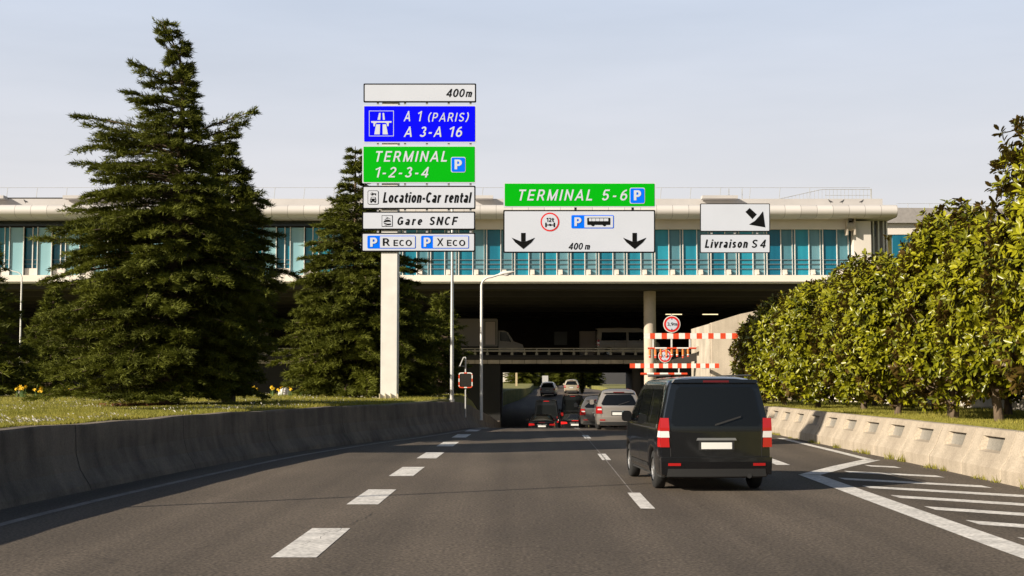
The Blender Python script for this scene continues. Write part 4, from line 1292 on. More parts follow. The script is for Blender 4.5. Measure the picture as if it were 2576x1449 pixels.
# ------------------------------------------------------------------ lamp posts, mirror
def lamp(name, label, u, Y, zbase, ztop, rad, arm, head=True):
    x = P(u, 900, Y)[0]
    t_ = thing(name, label, 'lamp post', (x, Y, zbase))
    mb = MB()
    if arm:
        s_ = 1 if arm > 0 else -1; a = abs(arm)
        pts = [(x, Y, zbase), (x, Y, ztop - 0.45)]
        for k in range(1, 7):
            an = R(15 * k); pts.append((x + s_ * 0.42 * (1 - math.cos(an)), Y, ztop - 0.45 + 0.42 * math.sin(an) * 0.9))
        pts.append((x + s_ * a * 0.55, Y, ztop + 0.05))
        mb.tube(pts, [rad, rad * 0.8] + [rad * 0.62] * 7, 10)
        obj('pole', mb, M['steel'] if name != 'street_lamp' else M['whitesteel'], t_, smooth=True)
        if head:
            mb = MB(); mb.tube([(x + s_ * a * 0.5, Y, ztop + 0.03), (x + s_ * a * 0.62, Y, ztop + 0.09), (x + s_ * a * 0.85, Y, ztop + 0.13), (x + s_ * a, Y, ztop + 0.17)], [0.035, 0.085, 0.08, 0.02], 10)
            obj('lamp_head', mb, M['whitesteel'], t_, smooth=True)
            mb = MB(); mb.sphere((x + s_ * a * 0.75, Y, ztop + 0.02), 0.08, 10, 6, (1.6, 0.8, 0.5)); obj('lamp_lens', mb, M['tailw'], t_, smooth=True)
    else:
        mb.tube([(x, Y, zbase), (x, Y, zbase + 4.5), (x, Y, ztop)], [rad, rad * 0.8, rad * 0.55], 10)
        obj('pole', mb, M['steel'], t_, smooth=True)
        mb = MB(); mb.tube([(x, Y, zbase - 0.02), (x, Y, zbase + 0.25)], rad * 1.35, 10); obj('base_collar', mb, M['steel'], t_)
    return t_
lamp('street_lamp', 'slim curved-arm street lamp standing right of the round-cornered mirror', 1211, 62, 0.2, 1.84 + (962 - 693) * 62 / FPX, 0.07, 1.45)
lamp('lamp_column', 'straight grey galvanised column rising behind the tall panel stack', 1137, 60, 0.9, 9.2, 0.085, 0)
lamp('street_lamp', 'small curved-arm street lamp half hidden by the conifer at far left', 50, 92, -0.6, 1.84 + (962 - 681) * 92 / FPX, 0.06, -1.5)

YM = 59.0
x, _, z0 = P(1171, 1022, YM)
mp_ = thing('traffic_mirror', 'small rounded mirror with red and white rim on a thin post, solar panel on top', 'mirror', (x, YM, 0.6))
mb = MB(); mb.tube([(x, YM + 0.06, 0.4), (x, YM + 0.06, P(0, 899, YM)[2])], 0.03, 8); mb.tube([(x, YM + 0.06, P(0, 921, YM)[2]), (x - 0.28, YM + 0.06, P(0, 921, YM)[2])], 0.012, 6)
obj('post', mb, M['steel'], mp_, smooth=True)
za, zc = P(0, 976, YM)[2], P(0, 937, YM)[2]
hw = 0.29
def rr(x0, x1, z0, z1, r, n=5):
    pts = []
    for cx, cz, a0 in ((x1 - r, z0 + r, -90), (x1 - r, z1 - r, 0), (x0 + r, z1 - r, 90), (x0 + r, z0 + r, 180)):
        for k in range(n): a = R(a0 + 90 * k / (n - 1)); pts.append((cx + r * math.cos(a), cz + r * math.sin(a)))
    return pts
mb = MB(); mb.prism(rr(x - hw + 0.05, x + hw - 0.05, za + 0.05, zc - 0.05, 0.07), YM, YM + 0.03)
obj('mirror_glass', mb, mat('mirror_glass', (0.10, 0.095, 0.09), 0.12, metal=0.9), mp_)
outer = rr(x - hw, x + hw, za, zc, 0.1, 6); inner = rr(x - hw + 0.04, x + hw - 0.04, za + 0.04, zc - 0.04, 0.07, 6)
def densify(pts, k):
    q = []
    for i in range(len(pts)):
        a, c = pts[i], pts[(i + 1) % len(pts)]
        for j in range(k): q.append((a[0] + (c[0] - a[0]) * j / k, a[1] + (c[1] - a[1]) * j / k))
    return q
od, idn = densify(outer, 3), densify(inner, 3)
L_ = [0]
for i in range(len(od)): L_.append(L_[-1] + math.hypot(od[(i + 1) % len(od)][0] - od[i][0], od[(i + 1) % len(od)][1] - od[i][1]))
for c_, m_ in ((0, M['rred']), (1, M['rwhite'])):
    mb = MB()
    for i in range(len(od)):
        if int(L_[i] / L_[-1] * 18) % 2 != c_: continue
        j = (i + 1) % len(od)
        q = [od[i], od[j], idn[j], idn[i]]
        mb.add([(a, YM - 0.03, b_) for a, b_ in q] + [(a, YM + 0.04, b_) for a, b_ in q], [(0, 1, 2, 3), (7, 6, 5, 4), (0, 4, 5, 1), (2, 6, 7, 3), (1, 5, 6, 2), (3, 7, 4, 0)])
    obj('rim', mb, m_, mp_)
mb = MB()
a, c = P(1156, 920, YM), P(1165, 899, YM)
mb.add([(a[0], YM - 0.2, a[2]), (c[0], YM - 0.2, c[2]), (c[0] + 0.03, YM - 0.2, c[2] - 0.01), (a[0] + 0.03, YM - 0.2, a[2] - 0.01), (a[0], YM + 0.25, a[2]), (c[0], YM + 0.25, c[2]), (c[0] + 0.03, YM + 0.25, c[2] - 0.01), (a[0] + 0.03, YM + 0.25, a[2] - 0.01)],
       [(0, 1, 2, 3), (7, 6, 5, 4), (0, 4, 5, 1), (2, 6, 7, 3), (1, 5, 6, 2), (3, 7, 4, 0)])
mb.tube([(c[0], YM + 0.06, c[2]), (x, YM + 0.06, c[2] + 0.01)], 0.015, 6)
obj('solar_panel', mb, M['whitesteel'], mp_)

# invented offscreen lamp post, added to cast the thin shadow line across the road
lx, ly = -15.0, 15.6
t_ = thing('lamp_column', 'unseen lamp column left of the view, added to cast a thin road shadow', 'lamp post', (lx, ly, 1.1))
mb = MB(); mb.tube([(lx, ly, 1.0), (lx, ly, 10.5)], [0.07, 0.045], 10); obj('pole', mb, M['steel'], t_, smooth=True)

# ------------------------------------------------------------------ vehicles
def cat_rom(pts, k):
    """smooth open polyline through pts"""
    P_ = [np.array(p, float) for p in pts]
    out = []
    for i in range(len(P_) - 1):
        p0 = P_[max(i - 1, 0)]; p1 = P_[i]; p2 = P_[i + 1]; p3 = P_[min(i + 2, len(P_) - 1)]
        for j in range(k):
            q = j / k
            m1 = (p2 - p0) * 0.4; m2 = (p3 - p1) * 0.4
            out.append((2 * q ** 3 - 3 * q ** 2 + 1) * p1 + (q ** 3 - 2 * q ** 2 + q) * m1 + (-2 * q ** 3 + 3 * q ** 2) * p2 + (q ** 3 - q ** 2) * m2)
    out.append(P_[-1])
    return np.array(out)

class Car:
    def __init__(s, L, W, H, belt, clear, roof, tilt, inset, wheel_r, axles, bulge=0.05, hood=0.25):
        s.L, s.W, s.H, s.belt, s.clear, s.tilt, s.inset = L, W, H, belt, clear, tilt, inset
        s.roof = curve(roof)             # roof line z over y (rear 0 -> front L)
        s.R, s.axles, s.bulge = wheel_r, axles, bulge
    def width(s, y):
        w = s.W / 2
        if y < 0.3: w *= 1 - 0.05 * (1 - y / 0.3) ** 2
        if y > s.L - 0.9: w *= 1 - 0.16 * ((y - s.L + 0.9) / 0.9) ** 2
        return w
    def bottom(s, y):
        for a in s.axles:
            q = s.R + 0.05
            if abs(y - a) < q: return max(s.clear, s.R + math.sqrt(q * q - (y - a) ** 2))
        return s.clear
    def half(s, y):
        """outer half section at y, bottom centre to top centre"""
        w, zt, zb = s.width(y), s.roof(y), s.bottom(y)
        bl = min(s.belt, zt - 0.05)
        cab = max(0.0, min(1.0, (zt - bl) / (s.H - s.belt)))
        wr = w - s.inset * cab - 0.03
        zb1 = max(zb, s.clear)
        lo = max(zb + 0.02, 0.36); mid = max(lo + 0.03, bl * 0.62)
        if zb > s.clear + 0.02: lo = zb + 0.03; mid = max(lo + 0.04, bl * 0.72)
        mid = min(mid, bl - 0.05)
        pts = [(0, zb1), (w * 0.86, zb1), (w * 0.985, lo), (w, mid), (w * 0.985, bl), (wr + 0.01, zt - 0.12 * cab - 0.02), (wr - 0.09, zt - 0.03 * cab - 0.01), (wr * 0.5, zt + 0.012 * cab), (0, zt + 0.018 * cab)]
        return cat_rom(pts, 5)
    def rear_off(s, z):
        return max(0.0, z - s.belt) * s.tilt + max(0.0, 0.5 - z) * 0.12
    def rear(s, x, z, off=0.0):
        w = s.W / 2
        return s.rear_off(z) + s.bulge * min(1.2, (x / w) ** 2) * 1.0 - off
    def side(s, y, z, off=0.0):
        hpts = s.half(y); k = len(hpts) // 6
        zz = hpts[8:, 1]; xx = hpts[8:, 0]
        i = np.argsort(zz)
        return float(np.interp(z, zz[i], xx[i])) + off
    def body(s):
        ys = sorted(set(np.round(np.concatenate([np.linspace(0, s.L, 30), [0.04, 0.1, 0.18, s.L - 0.04, s.L - 0.1]] + [np.linspace(a - s.R - 0.06, a + s.R + 0.06, 15) for a in s.axles]), 3)))
        ys = [y for y in ys if 0 <= y <= s.L]
        mb = MB(); rings = []
        for y in ys:
            hp = s.half(y); full = [(x, z) for x, z in hp] + [(-x, z) for x, z in hp[-2:0:-1]]
            k = max(0.0, 1 - y / 0.7); kf = max(0.0, 1 - (s.L - y) / 0.5)
            r = []
            for x, z in full:
                yy = y + s.rear_off(z) * k + s.bulge * min(1.2, (x / (s.W / 2)) ** 2) * k - 0.12 * kf * (x / (s.W / 2)) ** 2 - 0.10 * kf * max(0, z - 0.6)
                r.append((x, yy, z))
            rings.append(r)
        n = len(rings[0])
        for r in rings: mb.v += r
        for i in range(len(rings) - 1):
            for k in range(n):
                mb.f.append((i * n + k, i * n + (k + 1) % n, (i + 1) * n + (k + 1) % n, (i + 1) * n + k))
        h_ = n // 2                         # end caps: strips between left and right points
        for base, flip in ((0, False), ((len(rings) - 1) * n, True)):
            cols = []
            for i in range(1, h_):
                a, c = mb.v[base + i], mb.v[base + n - i]
                row = []
                for q in np.linspace(0, 1, 9):
                    x = a[0] + (c[0] - a[0]) * q
                    f = 1 - (x / max(1e-6, abs(a[0]))) ** 2
                    yy = a[1] + ((-1 if not flip else 1) * (s.bulge if not flip else 0.1) * f * min(1.2, (a[0] / (s.W / 2)) ** 2))
                    row.append(len(mb.v)); mb.v.append((x, yy, a[2]))
                cols.append(row)
            for i in range(len(cols) - 1):
                for j in range(8):
                    q = (cols[i][j], cols[i][j + 1], cols[i + 1][j + 1], cols[i + 1][j])
                    mb.f.append(q if flip else q[::-1])
        return mb
    def rear_patch(s, mb, poly, off, depth=0.03):
        """slab following the rear face; poly in (x, z), convex"""
        zs = [p[1] for p in poly]; z0, z1 = min(zs), max(zs); n = len(poly)
        levels = sorted(set([round(z, 4) for z in zs] + [round(z0 + (z1 - z0) * k / 4, 4) for k in range(5)]))
        rows = []
        for z in levels:
            zz = min(max(z, z0 + 1e-5), z1 - 1e-5); xs_ = []
            for i in range(n):
                a, c = poly[i], poly[(i + 1) % n]
                if (a[1] - zz) * (c[1] - zz) <= 0 and abs(a[1] - c[1]) > 1e-9:
                    xs_.append(a[0] + (c[0] - a[0]) * (zz - a[1]) / (c[1] - a[1]))
            rows.append((z, min(xs_), max(xs_)))
        m = max(2, min(14, int((max(p[0] for p in poly) - min(p[0] for p in poly)) / 0.12) + 2))
        o = len(mb.v); k = m + 1
        for z, xa, xb__ in rows:
            for i in range(k):
                x = xa + (xb__ - xa) * i / m; mb.v.append((x, s.rear(x, z, off), z))
        R_ = len(rows)
        for j in range(R_ - 1):
            for i in range(m):
                mb.f.append((o + j * k + i, o + j * k + i + 1, o + (j + 1) * k + i + 1, o + (j + 1) * k + i))
        loop = [o + i for i in range(k)] + [o + j * k + m for j in range(1, R_)] + [o + (R_ - 1) * k + i for i in range(m - 1, -1, -1)] + [o + j * k for j in range(R_ - 2, 0, -1)]
        b_ = len(mb.v)
        for i in loop:
            x, y, z = mb.v[i]; mb.v.append((x, s.rear(x, z, -depth), z))
        for i in range(len(loop)):
            j = (i + 1) % len(loop); mb.f.append((b_ + i, b_ + j, loop[j], loop[i]))
        return mb
    def side_patch(s, mb, quad, off, sgn, n=8, m=4):
        """quad: (y,z) rear-low, front-low, front-high, rear-high"""
        o = len(mb.v)
        for j in range(m + 1):
            for i in range(n + 1):
                a, c = i / n, j / m
                y = (1 - c) * ((1 - a) * quad[0][0] + a * quad[1][0]) + c * ((1 - a) * quad[3][0] + a * quad[2][0])
                z = (1 - c) * ((1 - a) * quad[0][1] + a * quad[1][1]) + c * ((1 - a) * quad[3][1] + a * quad[2][1])
                yy = y + s.rear_off(z) * max(0, 1 - y / 0.7) + s.bulge * max(0, 1 - y / 0.7)
                mb.v.append((sgn * s.side(y, z, off), yy, z))
        for j in range(m):
            for i in range(n):
                q = (o + j * (n + 1) + i, o + j * (n + 1) + i + 1, o + (j + 1) * (n + 1) + i + 1, o + (j + 1) * (n + 1) + i)
                mb.f.append(q if sgn > 0 else q[::-1])
        return mb

def wheel(parent, x, y, r, wd, sgn):
    mb = MB(); n = 28
    prf = [(-wd / 2, r * 0.62), (-wd / 2 + 0.015, r * 0.93), (-wd / 2 + 0.045, r), (wd / 2 - 0.045, r), (wd / 2 - 0.015, r * 0.93), (wd / 2, r * 0.62)]
    vs, fs = [], []
    for k in range(n):
        a = 2 * math.pi * k / n
        for dx, rr_ in prf: vs.append((x + dx, y + rr_ * math.cos(a), r + rr_ * math.sin(a)))
    for k in range(n):
        for j in range(5):
            fs.append((k * 6 + j, k * 6 + j + 1, ((k + 1) % n) * 6 + j + 1, ((k + 1) % n) * 6 + j))
    mb.add(vs, fs)
    w_ = obj('wheel', mb, M['rubber'], parent, smooth=True, local=True)
    mb = MB(); xo = x + sgn * (wd / 2 - 0.03)
    n = 20
    mb.add([(xo, y + r * 0.63 * math.cos(2 * math.pi * k / n), r + r * 0.63 * math.sin(2 * math.pi * k / n)) for k in range(n)] +
           [(xo + sgn * 0.02, y + r * 0.55 * math.cos(2 * math.pi * k / n), r + r * 0.55 * math.sin(2 * math.pi * k / n)) for k in range(n)] +
           [(xo - sgn * 0.03, y + r * 0.5 * math.cos(2 * math.pi * k / n), r + r * 0.5 * math.sin(2 * math.pi * k / n)) for k in range(n)],
           [(k, (k + 1) % n, n + (k + 1) % n, n + k) for k in range(n)] + [(n + k, n + (k + 1) % n, 2 * n + (k + 1) % n, 2 * n + k) for k in range(n)] + [tuple(range(2 * n, 3 * n))])
    for k in range(5):
        a = 2 * math.pi * k / 5
        ca, sa = math.cos(a), math.sin(a)
        q = []
        for rad, wq in ((0.08, 0.05), (0.55, 0.035)):
            for s_ in (-1, 1):
                q.append((xo + sgn * 0.012, y + r * rad * ca - s_ * wq * sa, r + r * rad * sa + s_ * wq * ca))
        mb.add(q, [(0, 1, 3, 2)])
    mb.sphere((xo, y, r), 0.06, 10, 6, (0.5, 1, 1))
    c = obj('rim', mb, M['rim'], parent, local=True); c.parent = w_
    return w_

def paint(name, col, metal=0.6, rough=0.3):
    return mat(name, col, rough, metal=metal, coat=0.8)

def build_car(name, label, cat_, loc, rz, C, col, lit=False, lamp_style='side', plate_txt=None, window=None, group=None, lampw=0.2, rearwin=None):
    r_ = thing(name, label, cat_, loc, rz, group)
    obj('body', C.body(), col, r_, smooth=True, local=True)
    W2 = C.W / 2
    # wheels and dark wheel wells
    for a in C.axles:
        for s_ in (-1, 1): wheel(r_, s_ * (W2 - 0.125), a, C.R, 0.21, s_)
    mb = MB(); mb.box(-W2 + 0.06, W2 - 0.06, 0.25, C.L - 0.3, C.clear - 0.01, C.clear + 0.32); obj('underbody', mb, M['rubber'], r_, local=True)
    # rear window
    top = C.roof(0.0) - 0.13
    wi = W2 - C.inset
    rw = rearwin or (C.belt + 0.03, top)
    q = [(-(W2 - 0.25), rw[0]), (W2 - 0.25, rw[0]), (W2 - 0.20, rw[0] + 0.06), (wi - 0.15, rw[1] - 0.06), (wi - 0.21, rw[1]), (-(wi - 0.21), rw[1]), (-(wi - 0.15), rw[1] - 0.06), (-(W2 - 0.20), rw[0] + 0.06)]
    rg = obj('rear_window', C.rear_patch(MB(), q, 0.018, 0.01), M['glass'], r_, smooth=False, local=True)
    mb = MB(); C.rear_patch(mb, [(-0.02, rw[0] + 0.0), (0.42, rw[0] + 0.14), (0.42, rw[0] + 0.165), (-0.02, rw[0] + 0.03)], 0.04, -0.02); c = obj('wiper', mb, M['plast'], r_, local=True); c.parent = rg
    # spoiler with high brake lamp
    mb = MB(); zt = C.roof(0.0)
    sp = [(-(wi - 0.08), zt - 0.055), (wi - 0.08, zt - 0.055), (wi - 0.12, zt + 0.0), (-(wi - 0.12), zt + 0.0)]
    C.rear_patch(mb, sp, 0.10, 0.05); o = obj('roof_spoiler', mb, col, r_, smooth=False, local=True)
    mb = MB(); C.rear_patch(mb, [(-0.22, zt - 0.05), (0.22, zt - 0.05), (0.22, zt - 0.015), (-0.22, zt - 0.015)], 0.108, 0.0); c = obj('brake_lamp', mb, M['brake'] if lit else mat('dark_red_lens', (0.10, 0.008, 0.008), 0.2), r_, local=True); c.parent = o
    # tail lamps
    b0 = C.belt
    for s_ in (-1, 1):
        def fx(pts): return [(s_ * x, z) for x, z in pts]
        if lamp_style == 'tall':       # upright van lamp: red, clear band, red
            zA, zB = b0 - 0.33, b0 + 0.16
            x0, x1 = W2 - 0.17, W2 - 0.015
            segs = [((zA, zA + 0.16), M['taill']), ((zA + 0.163, zA + 0.27), M['tailw']), ((zA + 0.273, zB), M['taill'])]
            tl = None
            for (za_, zb_q), m_ in segs:
                mb = MB(); C.rear_patch(mb, fx([(x0, za_), (x1, za_), (x1 - 0.003, zb_q), (x0 + 0.01, zb_q)]), 0.022, 0.03)
                C.side_patch(mb, [(0.0, za_), (0.20, za_), (0.17, zb_q), (0.0, zb_q)], 0.012, s_, 4, 2)
                c = obj('tail_lamp' if tl is None else 'lamp_lens', mb, m_, r_, local=True)
                if tl is None: tl = c
                else: c.parent = tl
        elif lamp_style == 'block':
            zA, zB = b0 - 0.30, b0 - 0.02
            mb = MB(); C.rear_patch(mb, fx([(W2 - 0.24, zA), (W2 - 0.02, zA), (W2 - 0.03, zB), (W2 - 0.20, zB)]), 0.02, 0.03)
            C.side_patch(mb, [(0.0, zA), (0.28, zA), (0.22, zB), (0.0, zB)], 0.012, s_, 4, 2)
            tl = obj('tail_lamp', mb, M['brake'] if lit else M['taill'], r_, local=True)
            mb = MB(); C.rear_patch(mb, fx([(W2 - 0.22, zA + 0.14), (W2 - 0.05, zA + 0.14), (W2 - 0.06, zA + 0.19), (W2 - 0.21, zA + 0.19)]), 0.026, 0.0); c = obj('lamp_lens', mb, M['tailw'], r_, local=True); c.parent = tl
        else:
            zA, zB = b0 - 0.22, b0 - 0.05
            mb = MB(); C.rear_patch(mb, fx([(W2 - 0.42, zA + 0.04), (W2 - 0.02, zA), (W2 - 0.04, zB), (W2 - 0.38, zB - 0.02)]), 0.02, 0.03)
            C.side_patch(mb, [(0.0, zA), (0.25, zA + 0.04), (0.16, zB), (0.0, zB)], 0.012, s_, 4, 2)
            obj('tail_lamp', mb, M['brake'] if lit else M['taill'], r_, local=True)
        # mirror
        ym = C.L * 0.665; zm = C.belt + 0.08
        mb = MB(); xm = C.side(ym, C.belt) * s_
        xq = sorted((xm + s_ * 0.05, xm + s_ * 0.22)); mb.prism(rr(xq[0], xq[1], zm - 0.06, zm + 0.14, 0.05), ym - 0.06, ym + 0.05); mb.tube([(xm - s_ * 0.02, ym, zm - 0.03), (xm + s_ * 0.12, ym, zm)], 0.03, 6)
        obj('door_mirror', mb, col, r_, local=True)
    # plate, bumper, trim
    zp = b0 - 0.36 if lamp_style != 'saloon' else b0 - 0.30
    mb = MB(); C.rear_patch(mb, [(-0.30, zp - 0.02), (0.30, zp - 0.02), (0.30, zp + 0.14), (-0.30, zp + 0.14)], 0.014, 0.02); rc = obj('plate_recess', mb, M['plast'], r_, local=True)
    mb = MB(); C.rear_patch(mb, [(-0.26, zp), (0.26, zp), (0.26, zp + 0.11), (-0.26, zp + 0.11)], 0.024, 0.0); c = obj('number_plate', mb, M['plate'], r_, local=True); c.parent = rc
    mb = MB(); C.rear_patch(mb, [(-0.34, zp + 0.145), (0.34, zp + 0.145), (0.32, zp + 0.185), (-0.32, zp + 0.185)], 0.03, 0.0); obj('tailgate_trim', mb, M['rim'], r_, local=True)
    zbm = C.clear + 0.34
    mb = MB(); C.rear_patch(mb, [(-W2 + 0.03, C.clear + 0.05), (W2 - 0.03, C.clear + 0.05), (W2 - 0.02, zbm), (-W2 + 0.02, zbm)], 0.055, 0.05)
    bp_ = obj('bumper', mb, col, r_, local=True)
    mb = MB(); C.rear_patch(mb, [(-W2 + 0.12, C.clear + 0.02), (W2 - 0.12, C.clear + 0.02), (W2 - 0.14, C.clear + 0.15), (-W2 + 0.14, C.clear + 0.15)], 0.065, 0.03); c = obj('bumper_valance', mb, M['plast'], r_, local=True); c.parent = bp_
    for s_ in (-1, 1):
        mb = MB(); xq = sorted((s_ * (W2 - 0.35), s_ * (W2 - 0.14)))
        C.rear_patch(mb, [(xq[0], C.clear + 0.20), (xq[1], C.clear + 0.20), (xq[1], C.clear + 0.245), (xq[0], C.clear + 0.245)], 0.066, 0.0); c = obj('reflector', mb, M['taill'], r_, local=True); c.parent = bp_
    # tailgate shut line
    mb = MB()
    for s_ in (-1, 1):
        xs_ = sorted((s_ * (W2 - 0.185), s_ * (W2 - 0.195)))
        C.rear_patch(mb, [(xs_[0], zbm + 0.01), (xs_[1], zbm + 0.01), (xs_[1], b0 - 0.02), (xs_[0], b0 - 0.02)], 0.004, 0.0)
    obj('tailgate_gap', mb, M['plast'], r_, local=True)
    # side windows
    if window:
        for s_ in (-1, 1):
            mb = MB()
            for qd in window: C.side_patch(mb, qd, 0.007, s_)
            obj('side_window', mb, M['glass'], r_, local=True)
            mb = MB()
            for yg in (C.axles[0] + C.R + 0.12, C.axles[0] + C.R + 1.15, C.axles[1] - C.R - 0.10):
                if yg < C.L - 0.9: C.side_patch(mb, [(yg, C.clear + 0.2), (yg + 0.012, C.clear + 0.2), (yg + 0.012, C.belt - 0.02), (yg, C.belt - 0.02)], 0.003, s_, 1, 6)
            C.side_patch(mb, [(0.5, C.belt - 0.04), (C.L - 1.4, C.belt - 0.04), (C.L - 1.4, C.belt - 0.02), (0.5, C.belt - 0.02)], 0.004, s_, 12, 1)
            C.side_patch(mb, [(C.axles[0] + C.R + 0.1, C.clear + 0.12), (C.axles[1] - C.R - 0.1, C.clear + 0.12), (C.axles[1] - C.R - 0.1, C.clear + 0.18), (C.axles[0] + C.R + 0.1, C.clear + 0.18)], 0.012, s_, 8, 1)
            obj('side_trim', mb, M['plast'], r_, local=True)
    return r_

# black van, close to the camera
HV = 1.93
CV = Car(4.95, 1.93, HV, 1.08, 0.24, [(0, HV - 0.04), (0.25, HV - 0.005), (1.2, HV), (2.8, HV - 0.01), (3.25, HV - 0.13), (3.98, 1.20), (4.5, 1.05), (4.85, 0.92), (4.95, 0.70)], 0.13, 0.15, 0.335, (0.95, 4.05), 0.05)
pv = paint('black_van_paint', (0.006, 0.007, 0.009), 0.3, 0.22)
van_x, van_y = (1800 - 1288) / FPX * 24.1, 24.1
van = build_car('van', 'large black van with tall tail lamps driving away in the right lane', 'van', (van_x, van_y, 0), R(3.0), CV, pv, lamp_style='tall',
                window=[[(0.30, 1.13), (1.50, 1.13), (1.45, 1.72), (0.42, 1.72)], [(1.60, 1.13), (2.75, 1.13), (2.62, 1.72), (1.58, 1.72)], [(2.83, 1.13), (3.75, 1.13), (3.1, 1.70), (2.74, 1.72)]])
mb = MB()
for s_ in (-1, 1): mb.tube([(s_ * 0.70, 0.5, HV + 0.035), (s_ * 0.70, 3.0, HV + 0.03)], 0.018, 6)
obj('roof_rail', mb, M['plast'], van, local=True)
mb = MB(); mb.tube([(0.55, 0.25, 0.27), (0.55, -0.03, 0.27)], 0.04, 10); obj('exhaust_pipe', mb, M['plast'], van, local=True)

# silver people carrier
HM = 1.66
CM = Car(4.4, 1.80, HM, 0.98, 0.2, [(0, HM - 0.10), (0.3, HM - 0.03), (1.2, HM), (2.2, HM - 0.03), (2.7, HM - 0.16), (3.5, 1.05), (4.1, 0.92), (4.4, 0.66)], 0.30, 0.2, 0.315, (0.85, 3.5), 0.08)
ps = paint('silver_beige_paint', (0.42, 0.38, 0.34), 0.55, 0.3)
ym = 57.0
build_car('people_carrier', 'silver people carrier seen from behind, driving away beside the black van', 'car', ((1556 - 1288) / FPX * ym, ym, zr(ym + 2)), R(-2.0), CM, ps, lamp_style='block',
          window=[[(0.30, 1.02), (1.2, 1.02), (1.15, 1.47), (0.45, 1.46)], [(1.3, 1.02), (2.3, 1.02), (2.15, 1.48), (1.28, 1.48)], [(2.4, 1.02), (3.25, 1.02), (2.65, 1.42), (2.3, 1.46)]])
# grey hatchback ahead of it
HG = 1.50
CG = Car(4.1, 1.75, HG, 0.93, 0.2, [(0, HG - 0.16), (0.4, HG - 0.04), (1.4, HG), (2.2, HG - 0.04), (2.6, HG - 0.16), (3.3, 1.0), (3.9, 0.86), (4.1, 0.62)], 0.5, 0.2, 0.305, (0.75, 3.3), 0.10)
yh = 64.0
build_car('hatchback', 'dark grey hatchback half hidden ahead of the silver people carrier', 'car', ((1508 - 1288) / FPX * yh, yh, zr(yh + 2)), R(-1.0), CG, paint('grey_paint', (0.17, 0.16, 0.15), 0.55, 0.3), lamp_style='block',
          window=[[(0.5, 0.97), (1.3, 0.97), (1.25, 1.34), (0.7, 1.32)], [(1.4, 0.97), (2.3, 0.97), (2.1, 1.36), (1.38, 1.35)]])
# black saloon going down into the underpass
HS = 1.46
CS = Car(4.6, 1.82, HS, 0.95, 0.2, [(0, 1.0), (0.35, 1.04), (0.62, 1.06), (1.25, 1.38), (1.7, HS), (2.5, HS - 0.02), (2.9, HS - 0.14), (3.6, 1.02), (4.3, 0.88), (4.6, 0.62)], 0.15, 0.2, 0.32, (0.9, 3.6), 0.10)
pb = paint('black_car_paint', (0.008, 0.008, 0.009), 0.3, 0.2)
def saloon(label, u, Y, lit=False, rz=R(-1.5), group=None):
    return build_car('saloon_car', label, 'car', ((u - 1288) / FPX * Y, Y, zr(Y + 2.2)), rz, CS, pb, lit=lit, lamp_style='saloon', rearwin=(0.80, 0.86), group=group,
              window=[[(1.1, 0.99), (1.9, 0.99), (1.85, 1.32), (1.35, 1.26)], [(2.0, 0.99), (2.8, 0.99), (2.55, 1.33), (1.98, 1.34)]])
s1 = saloon('black saloon with a white number plate entering the underpass in the left lane', 1363, 97)
mb = MB(); o_ = len(mb.v)
mb.add([(-0.62, 0.70, 1.085), (0.62, 0.70, 1.085), (0.5, 1.24, 1.385), (-0.5, 1.24, 1.385)], [(0, 1, 2, 3)]); obj('rear_windscreen', mb, M['glass'], s1, local=True)
saloon('black saloon with lit red lamps in the right lane of the underpass', 1446, 92, True)

# tall dark vans deeper in the underpass
CT = Car(5.6, 2.0, 2.75, 1.3, 0.25, [(0, 2.70), (0.2, 2.75), (3.6, 2.75), (4.1, 2.5), (4.7, 1.5), (5.4, 1.2), (5.6, 0.9)], 0.04, 0.14, 0.35, (1.0, 4.6), 0.04)
pd = paint('dark_blue_paint', (0.010, 0.011, 0.014), 0.3, 0.25)
yv = 113.0
build_car('van', 'tall dark high-roofed van in the left lane inside the underpass', 'van', ((1374 - 1288) / FPX * yv, yv, zr(yv + 2)), R(-2), CT, pd, lit=True, lamp_style='tall', rearwin=(1.5, 2.35))
yv = 121.0
build_car('van', 'dark van with two lit red tail lamps in the right lane inside the underpass', 'van', ((1440 - 1288) / FPX * yv, yv, zr(yv + 2)), R(-2), CT, pd, lit=True, lamp_style='block', rearwin=(1.5, 2.35))
# cars in daylight beyond the underpass
yv = 166.0
build_car('people_carrier', 'silver car in sunlight beyond the underpass, left of the beige one', 'car', ((1377 - 1288) / FPX * yv, yv, zr(yv + 2)), R(-6), CM, paint('silver_paint', (0.5, 0.5, 0.5), 0.6, 0.3), lamp_style='block',
          window=[[(0.30, 1.02), (1.2, 1.02), (1.15, 1.47), (0.45, 1.46)]])
yv = 172.0
build_car('people_carrier', 'beige car in sunlight beyond the underpass, right of the silver one', 'car', ((1437 - 1288) / FPX * yv, yv, zr(yv + 2)), R(-4), CM, paint('beige_paint', (0.52, 0.46, 0.34), 0.3, 0.35), lamp_style='block',
          window=[[(0.30, 1.02), (1.2, 1.02), (1.15, 1.47), (0.45, 1.46)]])

# vehicles parked on the upper road, in the shade
pw = mat('white_van_paint', (0.24, 0.21, 0.18), 0.4, coat=0.3)
CB = Car(5.5, 2.0, 2.45, 1.25, 0.25, [(0, 2.40), (0.2, 2.45), (3.6, 2.45), (4.1, 2.25), (4.7, 1.45), (5.4, 1.15), (5.5, 0.85)], 0.04, 0.12, 0.34, (1.0, 4.5), 0.04)
build_car('van', 'white van with side windows parked on the upper road under the terminal', 'van', ((1500 - 1288) / FPX * 122, 122, zd), R(-90), CB, pw, lamp_style='tall',
          window=[[(0.35, 1.35), (2.5, 1.35), (2.5, 2.05), (0.4, 2.05)], [(2.7, 1.35), (4.3, 1.35), (3.9, 2.05), (2.7, 2.05)]])
